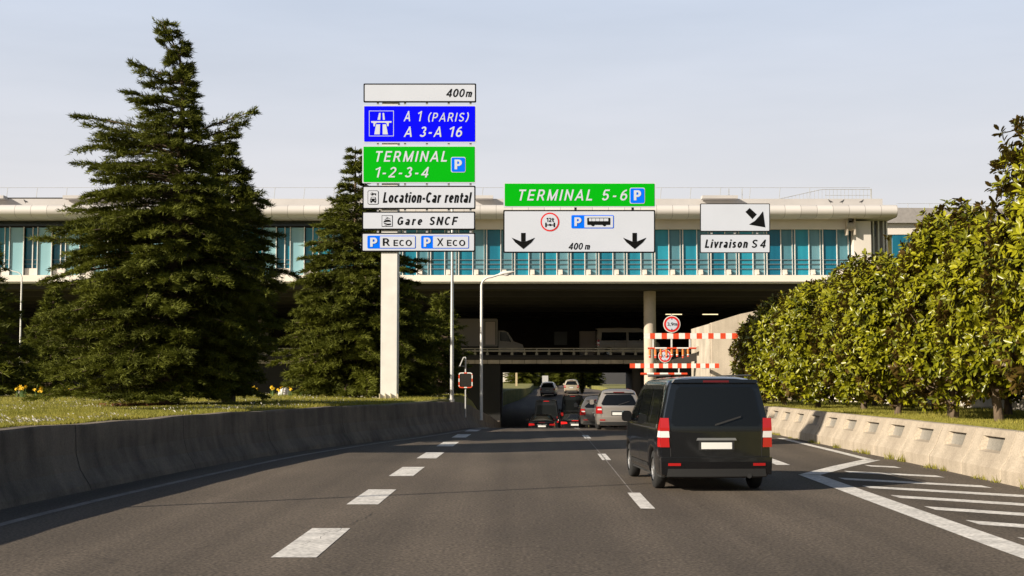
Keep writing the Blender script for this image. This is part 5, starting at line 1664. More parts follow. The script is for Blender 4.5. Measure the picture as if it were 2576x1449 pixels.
# box truck
yt = 121.0
xt = (1252 - 1288) / FPX * yt
tr = thing('box_truck', 'white box truck parked on the upper road behind the slim street lamp', 'truck', (xt, yt, zd))
mb = MB(); mb.bbox(xt - 5.4, xt, yt, yt + 2.2, zd + 0.85, zd + 3.2, 0.08); bx = obj('cargo_box', mb, pw, tr)
mb = MB(); mb.box(xt - 1.05, xt - 0.22, yt - 0.03, yt - 0.002, zd + 1.0, zd + 2.95)
dr = obj('side_door', mb, mat('door_panel', (0.5, 0.42, 0.37), 0.5), tr); dr.parent = bx
mb = MB(); 
for a in ((-1.08, -1.052, 0.97, 2.98), (-0.218, -0.19, 0.97, 2.98)): mb.box(xt + a[0], xt + a[1], yt - 0.035, yt - 0.002, zd + a[2], zd + a[3])
mb.box(xt - 1.08, xt - 0.19, yt - 0.035, yt - 0.002, zd + 2.951, zd + 2.99)
c = obj('door_seal', mb, M['plast'], tr); c.parent = dr
cabp = [(xt + 0.06, zd + 0.35), (xt + 2.15, zd + 0.35), (xt + 2.2, zd + 0.75), (xt + 2.12, zd + 1.0), (xt + 1.35, zd + 1.28), (xt + 0.85, zd + 2.05), (xt + 0.55, zd + 2.2), (xt + 0.06, zd + 2.2)]
mb = MB(); mb.prism(cabp, yt + 0.08, yt + 2.1); cb = obj('cab', mb, pw, tr)
mb = MB(); mb.prism([(xt + 0.18, zd + 1.32), (xt + 1.15, zd + 1.22), (xt + 0.75, zd + 2.05), (xt + 0.18, zd + 2.08)], yt + 0.05, yt + 0.078); c = obj('cab_window', mb, M['glass'], tr); c.parent = cb
mb = MB(); mb.prism([(xt + 1.36, zd + 1.30), (xt + 1.39, zd + 1.32), (xt + 0.90, zd + 2.05), (xt + 0.87, zd + 2.03)], yt + 0.16, yt + 2.0); c = obj('windscreen', mb, M['glass'], tr); c.parent = cb
mb = MB(); mb.box(xt - 5.3, xt + 0.0, yt + 0.3, yt + 1.9, zd + 0.5, zd + 0.848); obj('chassis', mb, M['plast'], tr)
for xw in (xt - 3.9, xt + 1.45):
    for yw in (yt + 0.15, yt + 1.85):
        mb = MB(); mb.tube([(xw, yw, zd + 0.36), (xw, yw + 0.24, zd + 0.36)], 0.36, 20); obj('wheel', mb, M['rubber'], tr)
# dim cabinet beside the white van
cbx = thing('equipment_cabinet', 'plain grey cabinet standing left of the white van on the upper road', 'cabinet', ((1478 - 1288) / FPX * 124, 124, zd))
mb = MB(); x0, x1 = (1458 - 1288) / FPX * 124, (1498 - 1288) / FPX * 124
mb.bbox(x0, x1, 124, 124.6, zd, ZB(833, 124), 0.03); obj('housing', mb, mat('cabinet_grey', (0.22, 0.19, 0.17), 0.7, var=0.1), cbx)
mb = MB(); mb.box(x0 + 0.1, x1 - 0.1, 123.97, 123.998, zd + 0.1, ZB(836, 124)); obj('door', mb, mat('cabinet_door', (0.25, 0.21, 0.19), 0.7), cbx)

# ------------------------------------------------------------------ vegetation
mneedle = leaf_mat('conifer_needles', (0.007, 0.014, 0.004), (0.150, 0.165, 0.018), None, 0.7, 0.2, 0.9, 0.2)
mmag = leaf_mat('magnolia_leaf', (0.010, 0.030, 0.003), (0.34, 0.33, 0.012), (0.10, 0.065, 0.016), 0.32, 0.18, 0.8, 0.35)
mgrass = leaf_mat('grass_blade', (0.11, 0.135, 0.012), (0.46, 0.40, 0.085), None, 0.6, 0.35, 0.45, 0.2)

def unit(a): return a / np.maximum(1e-9, np.linalg.norm(a, axis=-1, keepdims=True))

def conifer(name, label, base, prof, seed, n_br, twig_n=26, blade_n=13, lean=None, bl=(0.13, 0.26), bw=0.045, group='conifers on the lawn', dens=1.0, extra=()):
    """prof: rows (height, left reach, right reach, trunk x offset) in metres from the base"""
    rng = np.random.default_rng(seed)
    pa = np.array(prof, float)
    H = pa[-1, 0]
    root = thing(name, label, 'tree', base, 0, group)
    def at(hh): return np.interp(hh, pa[:, 0], pa[:, 1]), np.interp(hh, pa[:, 0], pa[:, 2]), np.interp(hh, pa[:, 0], pa[:, 3])
    # branch heights follow the reach (bigger skirt = more branches)
    hs = np.linspace(0.25, H * 0.985, 400); l_, r_, _ = at(hs)
    wgt = 0.10 + (l_ + r_) / (l_ + r_).max(); cdf = np.cumsum(wgt); cdf /= cdf[-1]
    bh = np.sort(np.interp((np.arange(n_br) + rng.random(n_br)) / n_br, cdf, hs))
    az = (np.arange(n_br) * 2.39996 + rng.normal(0, 0.35, n_br)) % (2 * np.pi)
    lay = H / 17.0                                        # branches gather in rough tiers
    bh = bh + 0.55 * lay * np.sin(2 * np.pi * bh / lay + 2.0 * np.sin(az + seed)) / (2 * np.pi) * 1.6
    bh = np.clip(bh, 0.2, H * 0.985)
    L, Rr, tx = at(bh)
    L, Rr, _ = at(np.minimum(bh + 0.16 * np.where(np.cos(az) > 0, Rr, L) + 0.15, H))
    ex = np.where(np.cos(az) > 0, Rr, L); ey = 0.5 * (L + Rr)
    reach = np.maximum(np.sqrt((ex * np.cos(az)) ** 2 + (ey * np.sin(az)) ** 2) - 0.28, 0.12) * (0.84 + 0.13 * np.sin(3 * az + 2.1 * bh + seed) * np.sin(1.7 * bh + 1.3 * az) + 0.13 * np.sin(2 * np.pi * bh / lay)) * rng.uniform(0.66, 1.10, n_br)
    reach = np.maximum(reach, 0.18)
    f = bh / H
    rise = 0.10 + 0.55 * np.clip(f - 0.45, 0, 1) + rng.normal(0, 0.08, n_br)
    sag = 0.16 + 0.10 * rng.random(n_br) + 0.1 * np.clip(f - 0.5, 0, 1)
    for zt, xt_, hb, a_ in extra:                          # single long limbs that break the outline
        x0_ = float(at(hb)[2]); dx_ = xt_ - x0_; rc = abs(dx_) / math.cos(a_)
        for q in range(3):
            bh = np.append(bh, hb - 0.25 * q); az = np.append(az, (0 if dx_ > 0 else math.pi) + a_ + 0.12 * (q - 1)); reach = np.append(reach, rc * (1 - 0.13 * q)); tx = np.append(tx, x0_)
            sag = np.append(sag, 0.12); rise = np.append(rise, (zt - hb) / rc + 0.12)
    n_br = len(bh)
    NS = 9
    tt = np.linspace(0, 1, NS)
    d2 = np.stack([np.cos(az), np.sin(az)], -1)
    bend = rng.normal(0, 0.18, n_br)
    ang = az[:, None] + bend[:, None] * tt[None]
    px = tx[:, None] + np.cos(ang) * reach[:, None] * tt; py = np.sin(ang) * reach[:, None] * tt
    tip = 0.10 * np.clip(tt - 0.7, 0, 1) ** 1 * 3
    pz = bh[:, None] + reach[:, None] * (rise[:, None] * tt - sag[:, None] * tt ** 2 + 0.25 * tip * sag[:, None])
    pz = np.maximum(pz, 0.12 + 0.2 * rng.random((n_br, 1)))
    BP = np.stack([px, py, pz], -1)                       # branches x NS x 3
    # limbs
    mb = MB()
    for i in range(0, n_br):
        r0 = 0.012 + 0.012 * reach[i]
        mb.tube([BP[i, 0], BP[i, 3], BP[i, 6], BP[i, 8]], [r0, r0 * 0.75, r0 * 0.45, 0.006], 4, False)
    tp = [(np.interp(q * H, pa[:, 0], pa[:, 3]), 0, q * H - (0.25 if q == 0 else 0)) for q in np.linspace(0, 1, 12)]
    r0 = 0.022 * H
    mb.tube(tp, [r0 * 1.25] + [r0 * (1 - q) + 0.012 for q in np.linspace(0.09, 1, 11)], 10)
    obj('trunk', mb, M['bark'], root, smooth=True, local=True)
    # twigs, both sides of every branch
    nt_ = np.maximum(5, (twig_n * np.clip(reach / 3.2, 0.25, 1.25) * dens)).astype(int)
    bi = np.repeat(np.arange(n_br), nt_); N = len(bi)
    q = np.sqrt(rng.random(N)) * 0.92 + 0.08
    k = np.clip((q * (NS - 1)).astype(int), 0, NS - 2); fr_ = (q * (NS - 1) - k)[:, None]
    p0 = BP[bi, k] * (1 - fr_) + BP[bi, k + 1] * fr_
    tan = unit(BP[bi, k + 1] - BP[bi, k])
    side = unit(np.stack([-tan[:, 1], tan[:, 0], np.zeros(N)], -1)) * rng.choice([-1, 1], N)[:, None]
    ta = rng.uniform(0.45, 1.15, N)[:, None]
    td = unit(tan * np.cos(ta) + side * np.sin(ta) + np.array([0, 0, 1]) * rng.normal(0.0, 0.10, N)[:, None])
    tl = (0.26 + 0.30 * reach[bi] * (1.05 - q) * rng.uniform(0.5, 1.1, N))
    tl = np.minimum(tl, 0.28 + 0.32 * reach[bi])
    # blades
    ti = np.repeat(np.arange(N), blade_n); M_ = len(ti)
    u = rng.random(M_)[:, None]
    c = p0[ti] + td[ti] * tl[ti][:, None] * u + np.array([0, 0, -0.10]) * (u ** 2) * tl[ti][:, None]
    c += rng.normal(0, 0.025, (M_, 3))
    dirs = unit(td[ti] * 0.9 + rng.normal(0, 0.38, (M_, 3)) + np.array([0, 0, 0.15]))
    ln = rng.uniform(bl[0], bl[1], M_)[:, None]
    pr_ = unit(np.cross(dirs, rng.normal(0, 1, (M_, 3)) * np.array([0.6, 0.6, 1.0])))
    wd = bw * rng.uniform(0.6, 1.2, M_)[:, None]
    v = np.empty((M_, 3, 3)); v[:, 0] = c - pr_ * wd * 0.5; v[:, 1] = c + pr_ * wd * 0.5; v[:, 2] = c + dirs * ln
    v[..., 2] = np.maximum(v[..., 2], 0.05)
    # tone: outer, younger shoots are yellower, each branch has its own tint
    tb = rng.random(n_br)[bi][ti] * 0.35 + 0.32 * q[ti] + 0.25 * rng.random(M_)
    tone = np.repeat(tb, 3)
    np_mesh('crown', v.reshape(-1, 3), np.arange(M_ * 3).reshape(-1, 3), mneedle, root, tone)
    return root

def prof_px(rows, ub, vb, Y):
    """rows (v, u left, u right, u trunk) of the photo -> metres about the base"""
    out = []
    xb, _, zb = P(ub, vb, Y)
    for v, ul, ur, ut in rows:
        z = P(ut, v, Y)[2] - zb; s_ = Y / FPX
        out.append((z, (ut - ul) * s_, (ur - ut) * s_, P(ut, v, Y)[0] - xb))
    return sorted(out), (xb, Y, zb)

pr1, b1 = prof_px([(1012, 200, 560, 425), (980, 110, 640, 428), (900, 85, 690, 430), (800, 100, 715, 434), (700, 100, 735, 438), (620, 120, 745, 442), (560, 130, 690, 446), (520, 160, 670, 448),
                   (465, 185, 640, 450), (420, 195, 610, 452), (365, 230, 560, 455), (325, 205, 535, 457), (300, 250, 530, 459), (270, 300, 520, 460), (220, 335, 500, 460), (180, 350, 485, 458), (140, 385, 480, 452), (110, 405, 470, 445),
                   (80, 400, 445, 425), (52, 398, 412, 405)], 425, 1014, 43.0)
def tip1(u, v, vb, a=0.0):
    z = P(u, v, 43.0); return (z[2] - b1[2], z[0] - b1[0], P(455, vb, 43.0)[2] - b1[2], a)
conifer('conifer_tree', 'biggest conifer, tall dark spire with a leaning tip at the left of the photo', b1, pr1, 11, 600, 46, 24, bl=(0.10, 0.19), bw=0.033, extra=[tip1(640, 283, 350, 0.1), tip1(196, 292, 350, 0.15), tip1(205, 322, 372, -0.1), tip1(338, 164, 205), tip1(322, 232, 270, 0.2), tip1(188, 410, 440), tip1(140, 522, 560, -0.1), tip1(118, 610, 640, 0.2), tip1(95, 860, 860, 0.1), tip1(398, 58, 100)])
pr6, b6 = prof_px([(1008, 480, 600, 575), (980, 470, 650, 575), (900, 450, 700, 576), (800, 440, 725, 578), (700, 440, 742, 580), (620, 450, 748, 580), (560, 460, 740, 578), (510, 470, 722, 576), (455, 490, 710, 572), (410, 505, 660, 568), (375, 520, 620, 566), (345, 540, 590, 568), (318, 560, 585, 572)], 575, 1008, 47.0)
conifer('conifer_tree', 'dark conifer pressed against the right flank of the biggest conifer', b6, pr6, 17, 420, 44, 22, bl=(0.11, 0.21), bw=0.036)
pr2, b2_ = prof_px([(1000, 720, 1080, 900), (960, 700, 1140, 900), (880, 690, 1165, 900), (800, 700, 1160, 898), (720, 715, 1145, 897), (660, 735, 1110, 896), (600, 760, 1060, 896), (540, 775, 1010, 895), (500, 800, 975, 894), (460, 830, 950, 894), (420, 850, 930, 894), (395, 865, 915, 894), (368, 888, 900, 894)], 900, 1003, 62.0)
conifer('conifer_tree', 'broad dense conifer directly behind the tall white sign post', b2_, pr2, 23, 560, 38, 21, bl=(0.13, 0.25), bw=0.046)
pr3, b3 = prof_px([(1002, -200, 70, -60), (900, -230, 110, -60), (800, -200, 120, -55), (720, -150, 70, -45), (660, -100, 40, -30), (600, -60, 5, -25)], -60, 1003, 60.0)
conifer('conifer_tree', 'dark conifer cut by the left edge of the photo', b3, pr3, 31, 220, 24, 12, bl=(0.16, 0.32), bw=0.06)
pr4, b4 = prof_px([(996, 20, 280, 130), (940, 10, 270, 130), (860, 30, 250, 130), (800, 60, 210, 132), (750, 100, 180, 135), (718, 130, 145, 138)], 130, 996, 72.0)
conifer('conifer_tree', 'low shaded conifer behind the left flank of the biggest conifer', b4, pr4, 37, 200, 24, 12, bl=(0.18, 0.34), bw=0.07)
pr5, b5 = prof_px([(996, 1020, 1180, 1105), (940, 1010, 1195, 1105), (880, 1030, 1200, 1105), (830, 1050, 1195, 1106), (780, 1070, 1170, 1107), (735, 1100, 1120, 1108)], 1105, 996, 68.0)
conifer('conifer_tree', 'small conifer right of the sign post, its lit twigs reaching past the grey lamp column', b5, pr5, 41, 200, 24, 12, bl=(0.16, 0.32), bw=0.06)
# magnolia hedge
def magnolia(label, x, y, z0, H, rx, ry, seed, n_wh, trunk_h=0.9, leaf=(0.15, 0.235), top=0.0, lean=(0, 0)):
    rng = np.random.default_rng(seed)
    root = thing('magnolia_tree', label, 'tree', (x, y, z0), 0, 'glossy hedge trees on the right verge')
    zc = (H + trunk_h * 0.5) / 2; rz = (H - trunk_h * 0.5) / 2
    lob = rng.normal(0, 1, (14, 3)); lob = unit(lob); la = rng.uniform(-0.26, 0.28, 14)
    def radius(d):
        s = np.ones(len(d))
        for i in range(14): s += la[i] * np.exp(-((1 - d @ lob[i]) / 0.10))
        return s
    d = unit(rng.normal(0, 1, (n_wh, 3)))
    r = np.clip(rng.random(n_wh) ** 0.45, 0.25, 1) * radius(d)
    c = d * r[:, None]
    # boxier than an ellipsoid
    sq = np.sign(c) * np.abs(c) ** 0.82
    c = sq * np.array([rx, ry, rz]); c[:, 2] += zc
    c[:, 0] += lean[0] * c[:, 2] / H; c[:, 1] += lean[1] * c[:, 2] / H
    # upright shoots above the top
    k = max(6, n_wh // 45)
    sh = rng.choice(n_wh, k, False)
    hi = c[sh, 2] > zc + 0.45 * rz
    c[sh[hi], 2] += rng.uniform(0.1, 0.45 + top, hi.sum())
    c[:, 2] = np.maximum(c[:, 2], 0.35)
    out = unit(d * np.array([1, 1, 0.7]) + rng.normal(0, 0.35, (n_wh, 3)) + np.array([0, 0, 0.45]))
    nl = 11
    wi = np.repeat(np.arange(n_wh), nl); N = len(wi)
    a = rng.random(N) * 2 * np.pi
    ax = out[wi]; e1 = unit(np.cross(ax, np.array([0.31, 0.77, 0.55]))); e2 = np.cross(ax, e1)
    spread = rng.uniform(0.55, 1.5, N)[:, None]
    ld = unit(ax * np.cos(spread) + (e1 * np.cos(a)[:, None] + e2 * np.sin(a)[:, None]) * np.sin(spread) + np.array([0, 0, -0.22]))
    nrm = unit(ax - ld * np.sum(ax * ld, -1, keepdims=True) + rng.normal(0, 0.15, (N, 3)))
    sd_ = unit(np.cross(ld, nrm))
    ln = rng.uniform(leaf[0], leaf[1], N)[:, None]; wd = ln * rng.uniform(0.19, 0.25, N)[:, None]
    b0 = c[wi] - ax * rng.uniform(0, 0.12, N)[:, None] + ld * 0.02
    droop = nrm * ln * rng.uniform(-0.16, 0.02, N)[:, None]
    v = np.empty((N, 6, 3))
    v[:, 0] = b0
    v[:, 1] = b0 + ld * ln * 0.35 + sd_ * wd * 0.85 + nrm * wd * 0.35
    v[:, 2] = b0 + ld * ln * 0.72 + sd_ * wd * 0.8 + nrm * wd * 0.25 + droop * 0.6
    v[:, 3] = b0 + ld * ln + droop
    v[:, 4] = b0 + ld * ln * 0.72 - sd_ * wd * 0.8 + nrm * wd * 0.25 + droop * 0.6
    v[:, 5] = b0 + ld * ln * 0.35 - sd_ * wd * 0.85 + nrm * wd * 0.35
    f0 = np.arange(N)[:, None] * 6
    f = np.concatenate([f0 + np.array([[0, 1, 2, 3]]), f0 + np.array([[0, 3, 4, 5]])], 0)
    tb = rng.random(n_wh)[wi] * 0.45 + rng.random(N) * 0.45
    np_mesh('crown', v.reshape(-1, 3), f, mmag, root, np.repeat(tb, 6))
    # stem and limbs
    mb = MB()
    fk = trunk_h
    r0 = 0.035 + 0.013 * H
    tl_ = rng.normal(0, 0.07, 2)
    mb.tube([(0, 0, -0.15), (tl_[0] * 0.4, tl_[1] * 0.4, fk * 0.5), (tl_[0], tl_[1], fk), (lean[0] * 0.6, lean[1] * 0.6, H * 0.6), (lean[0] * 0.9, lean[1] * 0.9, H * 0.9)], [r0 * 1.35, r0, r0 * 0.9, r0 * 0.45, 0.012], 9)
    for i in range(22):
        j = rng.integers(0, n_wh); e_ = c[j] * np.array([0.85, 0.85, 0.95])
        s0 = np.array([tl_[0], tl_[1], min(fk * rng.uniform(0.35, 1.3), e_[2] * 0.8)])
        mid = (s0 + e_) / 2 + rng.normal(0, 0.08, 3) - np.array([0, 0, 0.1])
        mb.tube([s0, mid, e_], [r0 * 0.38, r0 * 0.25, 0.008], 5, False)
    obj('trunk', mb, M['bark'], root, smooth=True, local=True)
    return root
zR = 0.84
magnolia('tallest hedge tree at the right edge of the photo, rising high above the rest', 12.75, 32.0, zR, 7.1, 2.1, 2.0, 51, 2500, 1.2, (0.16, 0.26), 0.5)
magnolia('tall hedge tree with loose upright shoots on top, just left of the tallest one', 12.45, 40.4, zR, 6.0, 1.45, 1.5, 62, 1500, 1.0, top=0.7)
magnolia('hedge tree with a bare grey trunk, second trunk from the right edge', 12.3, 36.0, zR, 5.2, 1.5, 1.5, 52, 1530, 1.1, top=0.4)
magnolia('hedge tree with a leaning grey trunk, third trunk from the right edge', 11.9, 38.4, zR, 5.55, 1.55, 1.6, 53, 1615, 1.0, top=0.6)
magnolia('hedge tree with a low bushy base branching at the ground, behind the third barrier block', 11.75, 43.5, zR, 4.9, 1.75, 2.0, 54, 1955, 0.5, top=0.3)
magnolia('hedge tree whose two dark stems stand close together, midway along the hedge', 12.1, 49.0, zR, 4.9, 1.7, 2.2, 55, 1955, 0.6)
magnolia('hedge tree behind the upper right corner of the black van', 11.7, 54.5, zR, 4.95, 1.7, 2.2, 56, 1870, 0.5)
magnolia('hedge tree left of the black van roof corner, beside the concrete abutment', 11.5, 60.0, zR, 4.6, 1.6, 2.2, 57, 1700, 0.4)
magnolia('far end tree of the hedge, its crown overlapping the red and white bar', 11.7, 66.0, zR, 4.1, 1.3, 2.0, 58, 1445, 0.3)
magnolia('back row hedge tree filling the gap behind the leaning grey trunk', 14.6, 42.0, zR, 5.3, 2.0, 2.2, 59, 1530, 0.9)
magnolia('back row hedge tree behind the middle of the hedge', 14.7, 49.5, zR, 5.4, 2.0, 2.4, 60, 1445, 0.9)
magnolia('back row hedge tree behind the far half of the hedge', 14.6, 57.5, zR, 5.2, 2.0, 2.4, 61, 1360, 0.9)

# grass
def blades(name, n, sampler, seed, hmin, hmax, wd, zfun, kind='stuff'):
    rng = np.random.default_rng(seed)
    X, Y = sampler(rng, n)
    Z = zfun(X, Y)
    n = len(X)
    a = rng.random(n) * 2 * np.pi
    hh = rng.uniform(hmin, hmax, n) * (0.7 + 0.5 * np.sin(X * 1.3 + np.sin(Y * 0.9)) * np.sin(Y * 0.7))
    hh = np.maximum(hh, hmin * 0.6)
    dx, dy = np.cos(a), np.sin(a)
    ln_ = rng.normal(0, 0.45, (2, n)) * hh
    v = np.empty((n, 3, 3))
    v[:, 0] = np.stack([X - dx * wd / 2, Y - dy * wd / 2, Z - 0.01], -1)
    v[:, 1] = np.stack([X + dx * wd / 2, Y + dy * wd / 2, Z - 0.01], -1)
    v[:, 2] = np.stack([X + ln_[0], Y + ln_[1], Z + hh], -1)
    tone = np.repeat(rng.random(n) * 0.6 + 0.15, 3)
    o = np_mesh(name, v.reshape(-1, 3), np.arange(3 * n).reshape(-1, 3), mgrass, None, tone)
    o['kind'] = kind
    return o
wlv = np.vectorize(wl); brv = np.vectorize(br); zlv = np.vectorize(zl)
gy = np.arange(-60, 130, 1.0); gwl = np.array([wl(q) for q in gy]); gbr = np.array([br(q) for q in gy]); gzl = np.array([zl(q) for q in gy])
def left_lawn(rng, n):
    y = 17 + 57 * rng.random(n) ** 1.25
    reach = np.clip(y * 0.37, 6, 26)
    x = np.interp(y, gy, gwl) - 0.36 - rng.random(n) ** 1.15 * np.maximum(2.0, reach + np.interp(y, gy, gwl))
    return x, y
def zleft(X, Y):
    off = np.interp(Y, gy, gwl) - X
    return np.interp(Y, gy, gzl) + 0.05 * np.sin(0.9 * Y + off) * np.minimum(1, off / 6.0)
g_ = blades('grass', 210000, left_lawn, 71, 0.05, 0.13, 0.016, zleft)
g_['label'] = 'sunlit lawn grass above the left wall'
def right_lawn(rng, n):
    y = 20 + 50 * rng.random(n) ** 1.2
    x = np.interp(y, gy, gbr) + 0.62 + rng.random(n) ** 1.3 * 8.0
    return x, y
def zright(X, Y): return np.full_like(X, 0.85)
g_ = blades('grass', 110000, right_lawn, 72, 0.05, 0.14, 0.018, zright)
g_['label'] = 'grass strip between the barrier blocks and the hedge'
def foot(rng, n):
    y = 24 + 34 * rng.random(n)
    y = y[(np.sin(y * 1.9) + np.sin(y * 5.3 + 1) + 0.5 * np.sin(y * 11)) > 0.55]
    x = np.interp(y, gy, gbr) - 0.02 - np.abs(rng.normal(0, 0.06, len(y)))
    return x, y
g_ = blades('weeds', 3500, foot, 73, 0.05, 0.20, 0.02, lambda X, Y: np.zeros_like(X))
g_['label'] = 'weeds along the foot of the barrier blocks'
# daisies scattered in the lawn
rng = np.random.default_rng(74)
X, Y = left_lawn(rng, 9000)
keep = (np.sin(X * 0.9 + 1) + np.sin(Y * 0.55) + np.sin(X * 2.1 + Y * 1.3) + rng.normal(0, 0.7, len(X))) > 0.6
X, Y = X[keep], Y[keep]; Z = zleft(X, Y) + rng.uniform(0.06, 0.11, len(X)); n = len(X)
r_ = rng.uniform(0.012, 0.022, n)
v = np.empty((n, 6, 3))
tilt = rng.normal(0, 0.35, (2, n))
for k in range(6):
    a = k * math.pi / 3
    ox, oy = r_ * math.cos(a), r_ * math.sin(a)
    v[:, k] = np.stack([X + ox, Y + oy, Z + ox * (tilt[0] - 0.3) + oy * (tilt[1] - 0.5)], -1)
o = np_mesh('daisies', v.reshape(-1, 3), np.arange(6 * n).reshape(-1, 6), mat('daisy_petal', (0.75, 0.72, 0.68), 0.7))
o['kind'] = 'stuff'; o['label'] = 'white daisies scattered through the lawn'

# daffodils
mpetal = mat('daffodil_petal', (0.80, 0.50, 0.01), 0.6)
mstalk = mat('daffodil_stalk', (0.07, 0.14, 0.02), 0.6)
def daffodil_proto():
    t_ = thing('daffodil', 'yellow daffodil', 'flower', (0, 0, 0), 0, 'daffodils along the back of the lawn')
    mb = MB(); mb.tube([(0, 0, -0.03), (0.01, 0, 0.2), (0, -0.02, 0.34)], 0.006, 5)
    for k in range(4):
        a = k * 1.6 + 0.4
        mb.add([(0.02 * math.cos(a), 0.02 * math.sin(a), 0), (0.035 * math.cos(a + .5), 0.035 * math.sin(a + .5), 0), (0.10 * math.cos(a), 0.10 * math.sin(a), 0.28)], [(0, 1, 2)])
    obj('stalk', mb, mstalk, t_, local=True)
    mb = MB()
    for k in range(6):
        a = k * math.pi / 3
        c, s_ = math.cos(a), math.sin(a)
        mb.add([(0, -0.03, 0.35), (0.045 * math.cos(a - .4), -0.04, 0.35 + 0.045 * math.sin(a - .4)), (0.075 * c, -0.035, 0.35 + 0.075 * s_), (0.045 * math.cos(a + .4), -0.04, 0.35 + 0.045 * math.sin(a + .4))], [(0, 1, 2, 3)])
    mb.tube([(0, -0.03, 0.35), (0, -0.09, 0.345)], [0.022, 0.034], 8)
    obj('flower', mb, mpetal, t_, local=True)
    return t_
df = None
spots = []
for (u0, n_, lab) in ((45, 3, 'yellow daffodil left of the big clump at far left'), (60, 9, 'yellow daffodil in the biggest clump at far left'), (88, 3, 'yellow daffodil just right of the big clump at far left'), (106, 5, 'yellow daffodil in the orange-tinged clump right of the big clump'),
                      (164, 1, 'leftmost of the three yellow daffodils left of the biggest conifer'), (170, 1, 'middle of the three yellow daffodils left of the biggest conifer'), (177, 1, 'rightmost of the three yellow daffodils left of the biggest conifer'),
                      (333, 3, 'yellow daffodil beside the trunk of the biggest conifer'), (646, 2, 'yellow daffodil standing alone left of the white boulder'), (683, 4, 'yellow daffodil in the clump just left of the white boulder'),
                      (708, 4, 'yellow daffodil in front of the white boulder'), (735, 3, 'yellow daffodil at the right side of the white boulder'), (765, 2, 'yellow daffodil between the white boulder and the sign post')):
    for k in range(n_):
        spots.append((u0 + (random.uniform(-7, 7) if n_ > 1 else 0), lab))
for u, lab in spots:
    Y = random.uniform(57.5, 60.5) if u < 400 else random.uniform(60.5, 63)
    if 320 < u < 345: Y = 44.0
    x = (u - 1288) / FPX * Y
    if df is None: df = daffodil_proto(); o = df
    else: o = dup(df)
    o.location = (x, Y, float(zleft(np.array([x]), np.array([Y]))[0]))
    o.rotation_euler = (0, 0, random.uniform(-0.8, 0.8)); s_ = random.uniform(0.85, 1.25); o.scale = (s_, s_, s_)
    o['label'] = lab
# mulch patch, tall tufts, white boulder
mb = MB()
for k in range(90):
    a = random.random() * 6.28; q = random.random() ** 0.6 * 0.9
    x, y = b1[0] - 0.9 + q * 1.1 * math.cos(a), b1[1] - 0.6 + q * 0.6 * math.sin(a); zz = 1.14
    mb.box(x - 0.06, x + 0.06, y - 0.02, y + 0.02, zz, zz + 0.04 + 0.05 * random.random())
o = obj('bark_mulch', mb, mat('mulch', (0.16, 0.06, 0.03), 0.9, var=0.3, vscale=4), kind='stuff'); o['label'] = 'reddish bark mulch under the biggest conifer'
bo = thing('boulder', 'rounded white boulder with a dark stripe among the daffodils', 'boulder', P(716, 1000, 65.5))
bx_, by_, bz_ = P(716, 1000, 65.5)
mb = MB(); mb.sphere((bx_, by_, bz_ + 0.05), 0.33, 16, 10, (1.0, 0.9, 1.25))
o = obj('stone', mb, mat('white_stone', (0.75, 0.72, 0.68), 0.8, var=0.12, vscale=3), bo, smooth=True)
mb = MB()
for k in range(9):
    a = R(20 + 70 * k / 8)
    pass
vs = []
for k in range(10):
    ph = R(12 + 9 * k)
    for dx in (-0.10, 0.08):
        th = math.asin(max(-1, min(1, dx / 0.33 + 0.1)))
        vs.append((bx_ + 0.338 * math.sin(th) , by_ - 0.338 * 0.9 * math.cos(th) * math.sin(ph) - 0.0, bz_ + 0.05 + 0.338 * 1.25 * math.cos(th) * math.cos(ph)))
mb.add(vs, [(2 * k, 2 * k + 1, 2 * k + 3, 2 * k + 2) for k in range(9)])
obj('stripe', mb, mat('stripe_grey', (0.12, 0.11, 0.10), 0.8), bo)

# ------------------------------------------------------------------ beyond the underpass
mrm = mat('far_hedge_leaf', (0.10, 0.13, 0.03), 0.7, var=0.35, vscale=2)
csrc = [o for o in bpy.data.objects if o.name.startswith('conifer_tree') and o.type == 'EMPTY' and 'broad dense' in o['label']][0]
for i, (u, Y, sc, lab) in enumerate(((1318, 232, 1.0, 'distant conifer in the left of the underpass opening'), (1402, 245, 1.0, 'distant conifer in the middle of the underpass opening'), (1480, 240, 0.8, 'distant conifer in the right of the underpass opening'))):
    o = dup(csrc, loc=((u - 1288) / FPX * Y, Y, 1.2), rz=i * 1.3, label=lab, scale=sc)
    o['group'] = 'conifers beyond the underpass'
fbd = thing('far_building', 'long dark airport building closing the view beyond the underpass', 'building', (20, 285, 1.8))
mb = MB(); mb.box(-60, 120, 285, 300, 1.5, 11); obj('wall', mb, mat('far_wall', (0.05, 0.05, 0.055), 0.7, var=0.2, vscale=0.2), fbd)
mb = MB(); mb.box(-60, 120, 284.6, 284.95, 8.5, 9.2); obj('fascia', mb, M['soffit'], fbd)
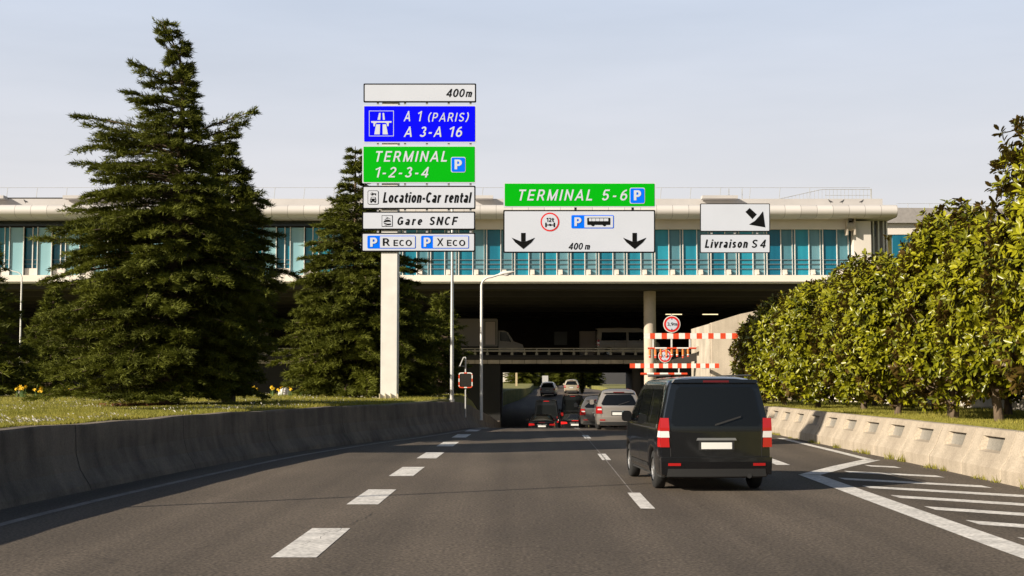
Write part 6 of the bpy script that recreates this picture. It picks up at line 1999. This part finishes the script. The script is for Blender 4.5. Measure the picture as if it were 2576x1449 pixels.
fb = thing('columnar_bush', 'narrow yellow-green bush at the right of the underpass opening', 'bush', ((1464 - 1288) / FPX * 158, 158, 0.6))
rng = np.random.default_rng(90)
n = 2600
d = unit(rng.normal(0, 1, (n, 3))); c = d * (rng.random(n) ** 0.4)[:, None] * np.array([0.32, 0.32, 1.25]) + np.array([0, 0, 1.3])
dd = unit(rng.normal(0, 1, (n, 3))); pp = unit(np.cross(dd, rng.normal(0, 1, (n, 3))))
v = np.stack([c - pp * 0.05, c + pp * 0.05, c + dd * 0.16], 1)
np_mesh('foliage', v.reshape(-1, 3), np.arange(3 * n).reshape(-1, 3), mmag, fb, np.repeat(rng.random(n) * 0.5 + 0.4, 3))
mb = MB(); mb.tube([(0, 0, -0.1), (0, 0, 1.2)], 0.04, 6); obj('stem', mb, M['bark'], fb, local=True)
fs = thing('traffic_sign', 'small pale square sign beyond the underpass above the dark vans', 'sign', ((1371 - 1288) / FPX * 180, 180, 0.9))
a, c = P(1364, 962, 180), P(1379, 945, 180)
mb = MB(); mb.bbox(a[0], c[0], 180, 180.05, a[2], c[2], 0.03); obj('panel', mb, mat('far_sign_grey', (0.5, 0.5, 0.5), 0.5), fs)
mb = MB(); mb.tube([((a[0] + c[0]) / 2, 180.09, 0.8), ((a[0] + c[0]) / 2, 180.09, a[2] + 0.1)], 0.04, 6); obj('post', mb, M['steel'], fs)
fw = thing('boundary_wall', 'pale low building wall beyond the lawn at the left of the underpass opening', 'wall', ((1276 - 1288) / FPX * 255, 255, 1.7))
mb = MB(); mb.box(-30, (1292 - 1288) / FPX * 255, 255, 256, 1.6, 4.2); obj('wall', mb, M['cream'], fw)
fp = thing('gate_post', 'pale wooden post on the lawn beyond the underpass', 'post', ((1299 - 1288) / FPX * 190, 190, 1.2))
mb = MB(); mb.bbox((1296.5 - 1288) / FPX * 190, (1301.5 - 1288) / FPX * 190, 190, 190.2, 1.1, 3.4, 0.03); obj('post', mb, mat('post_wood', (0.5, 0.4, 0.25), 0.8), fp)
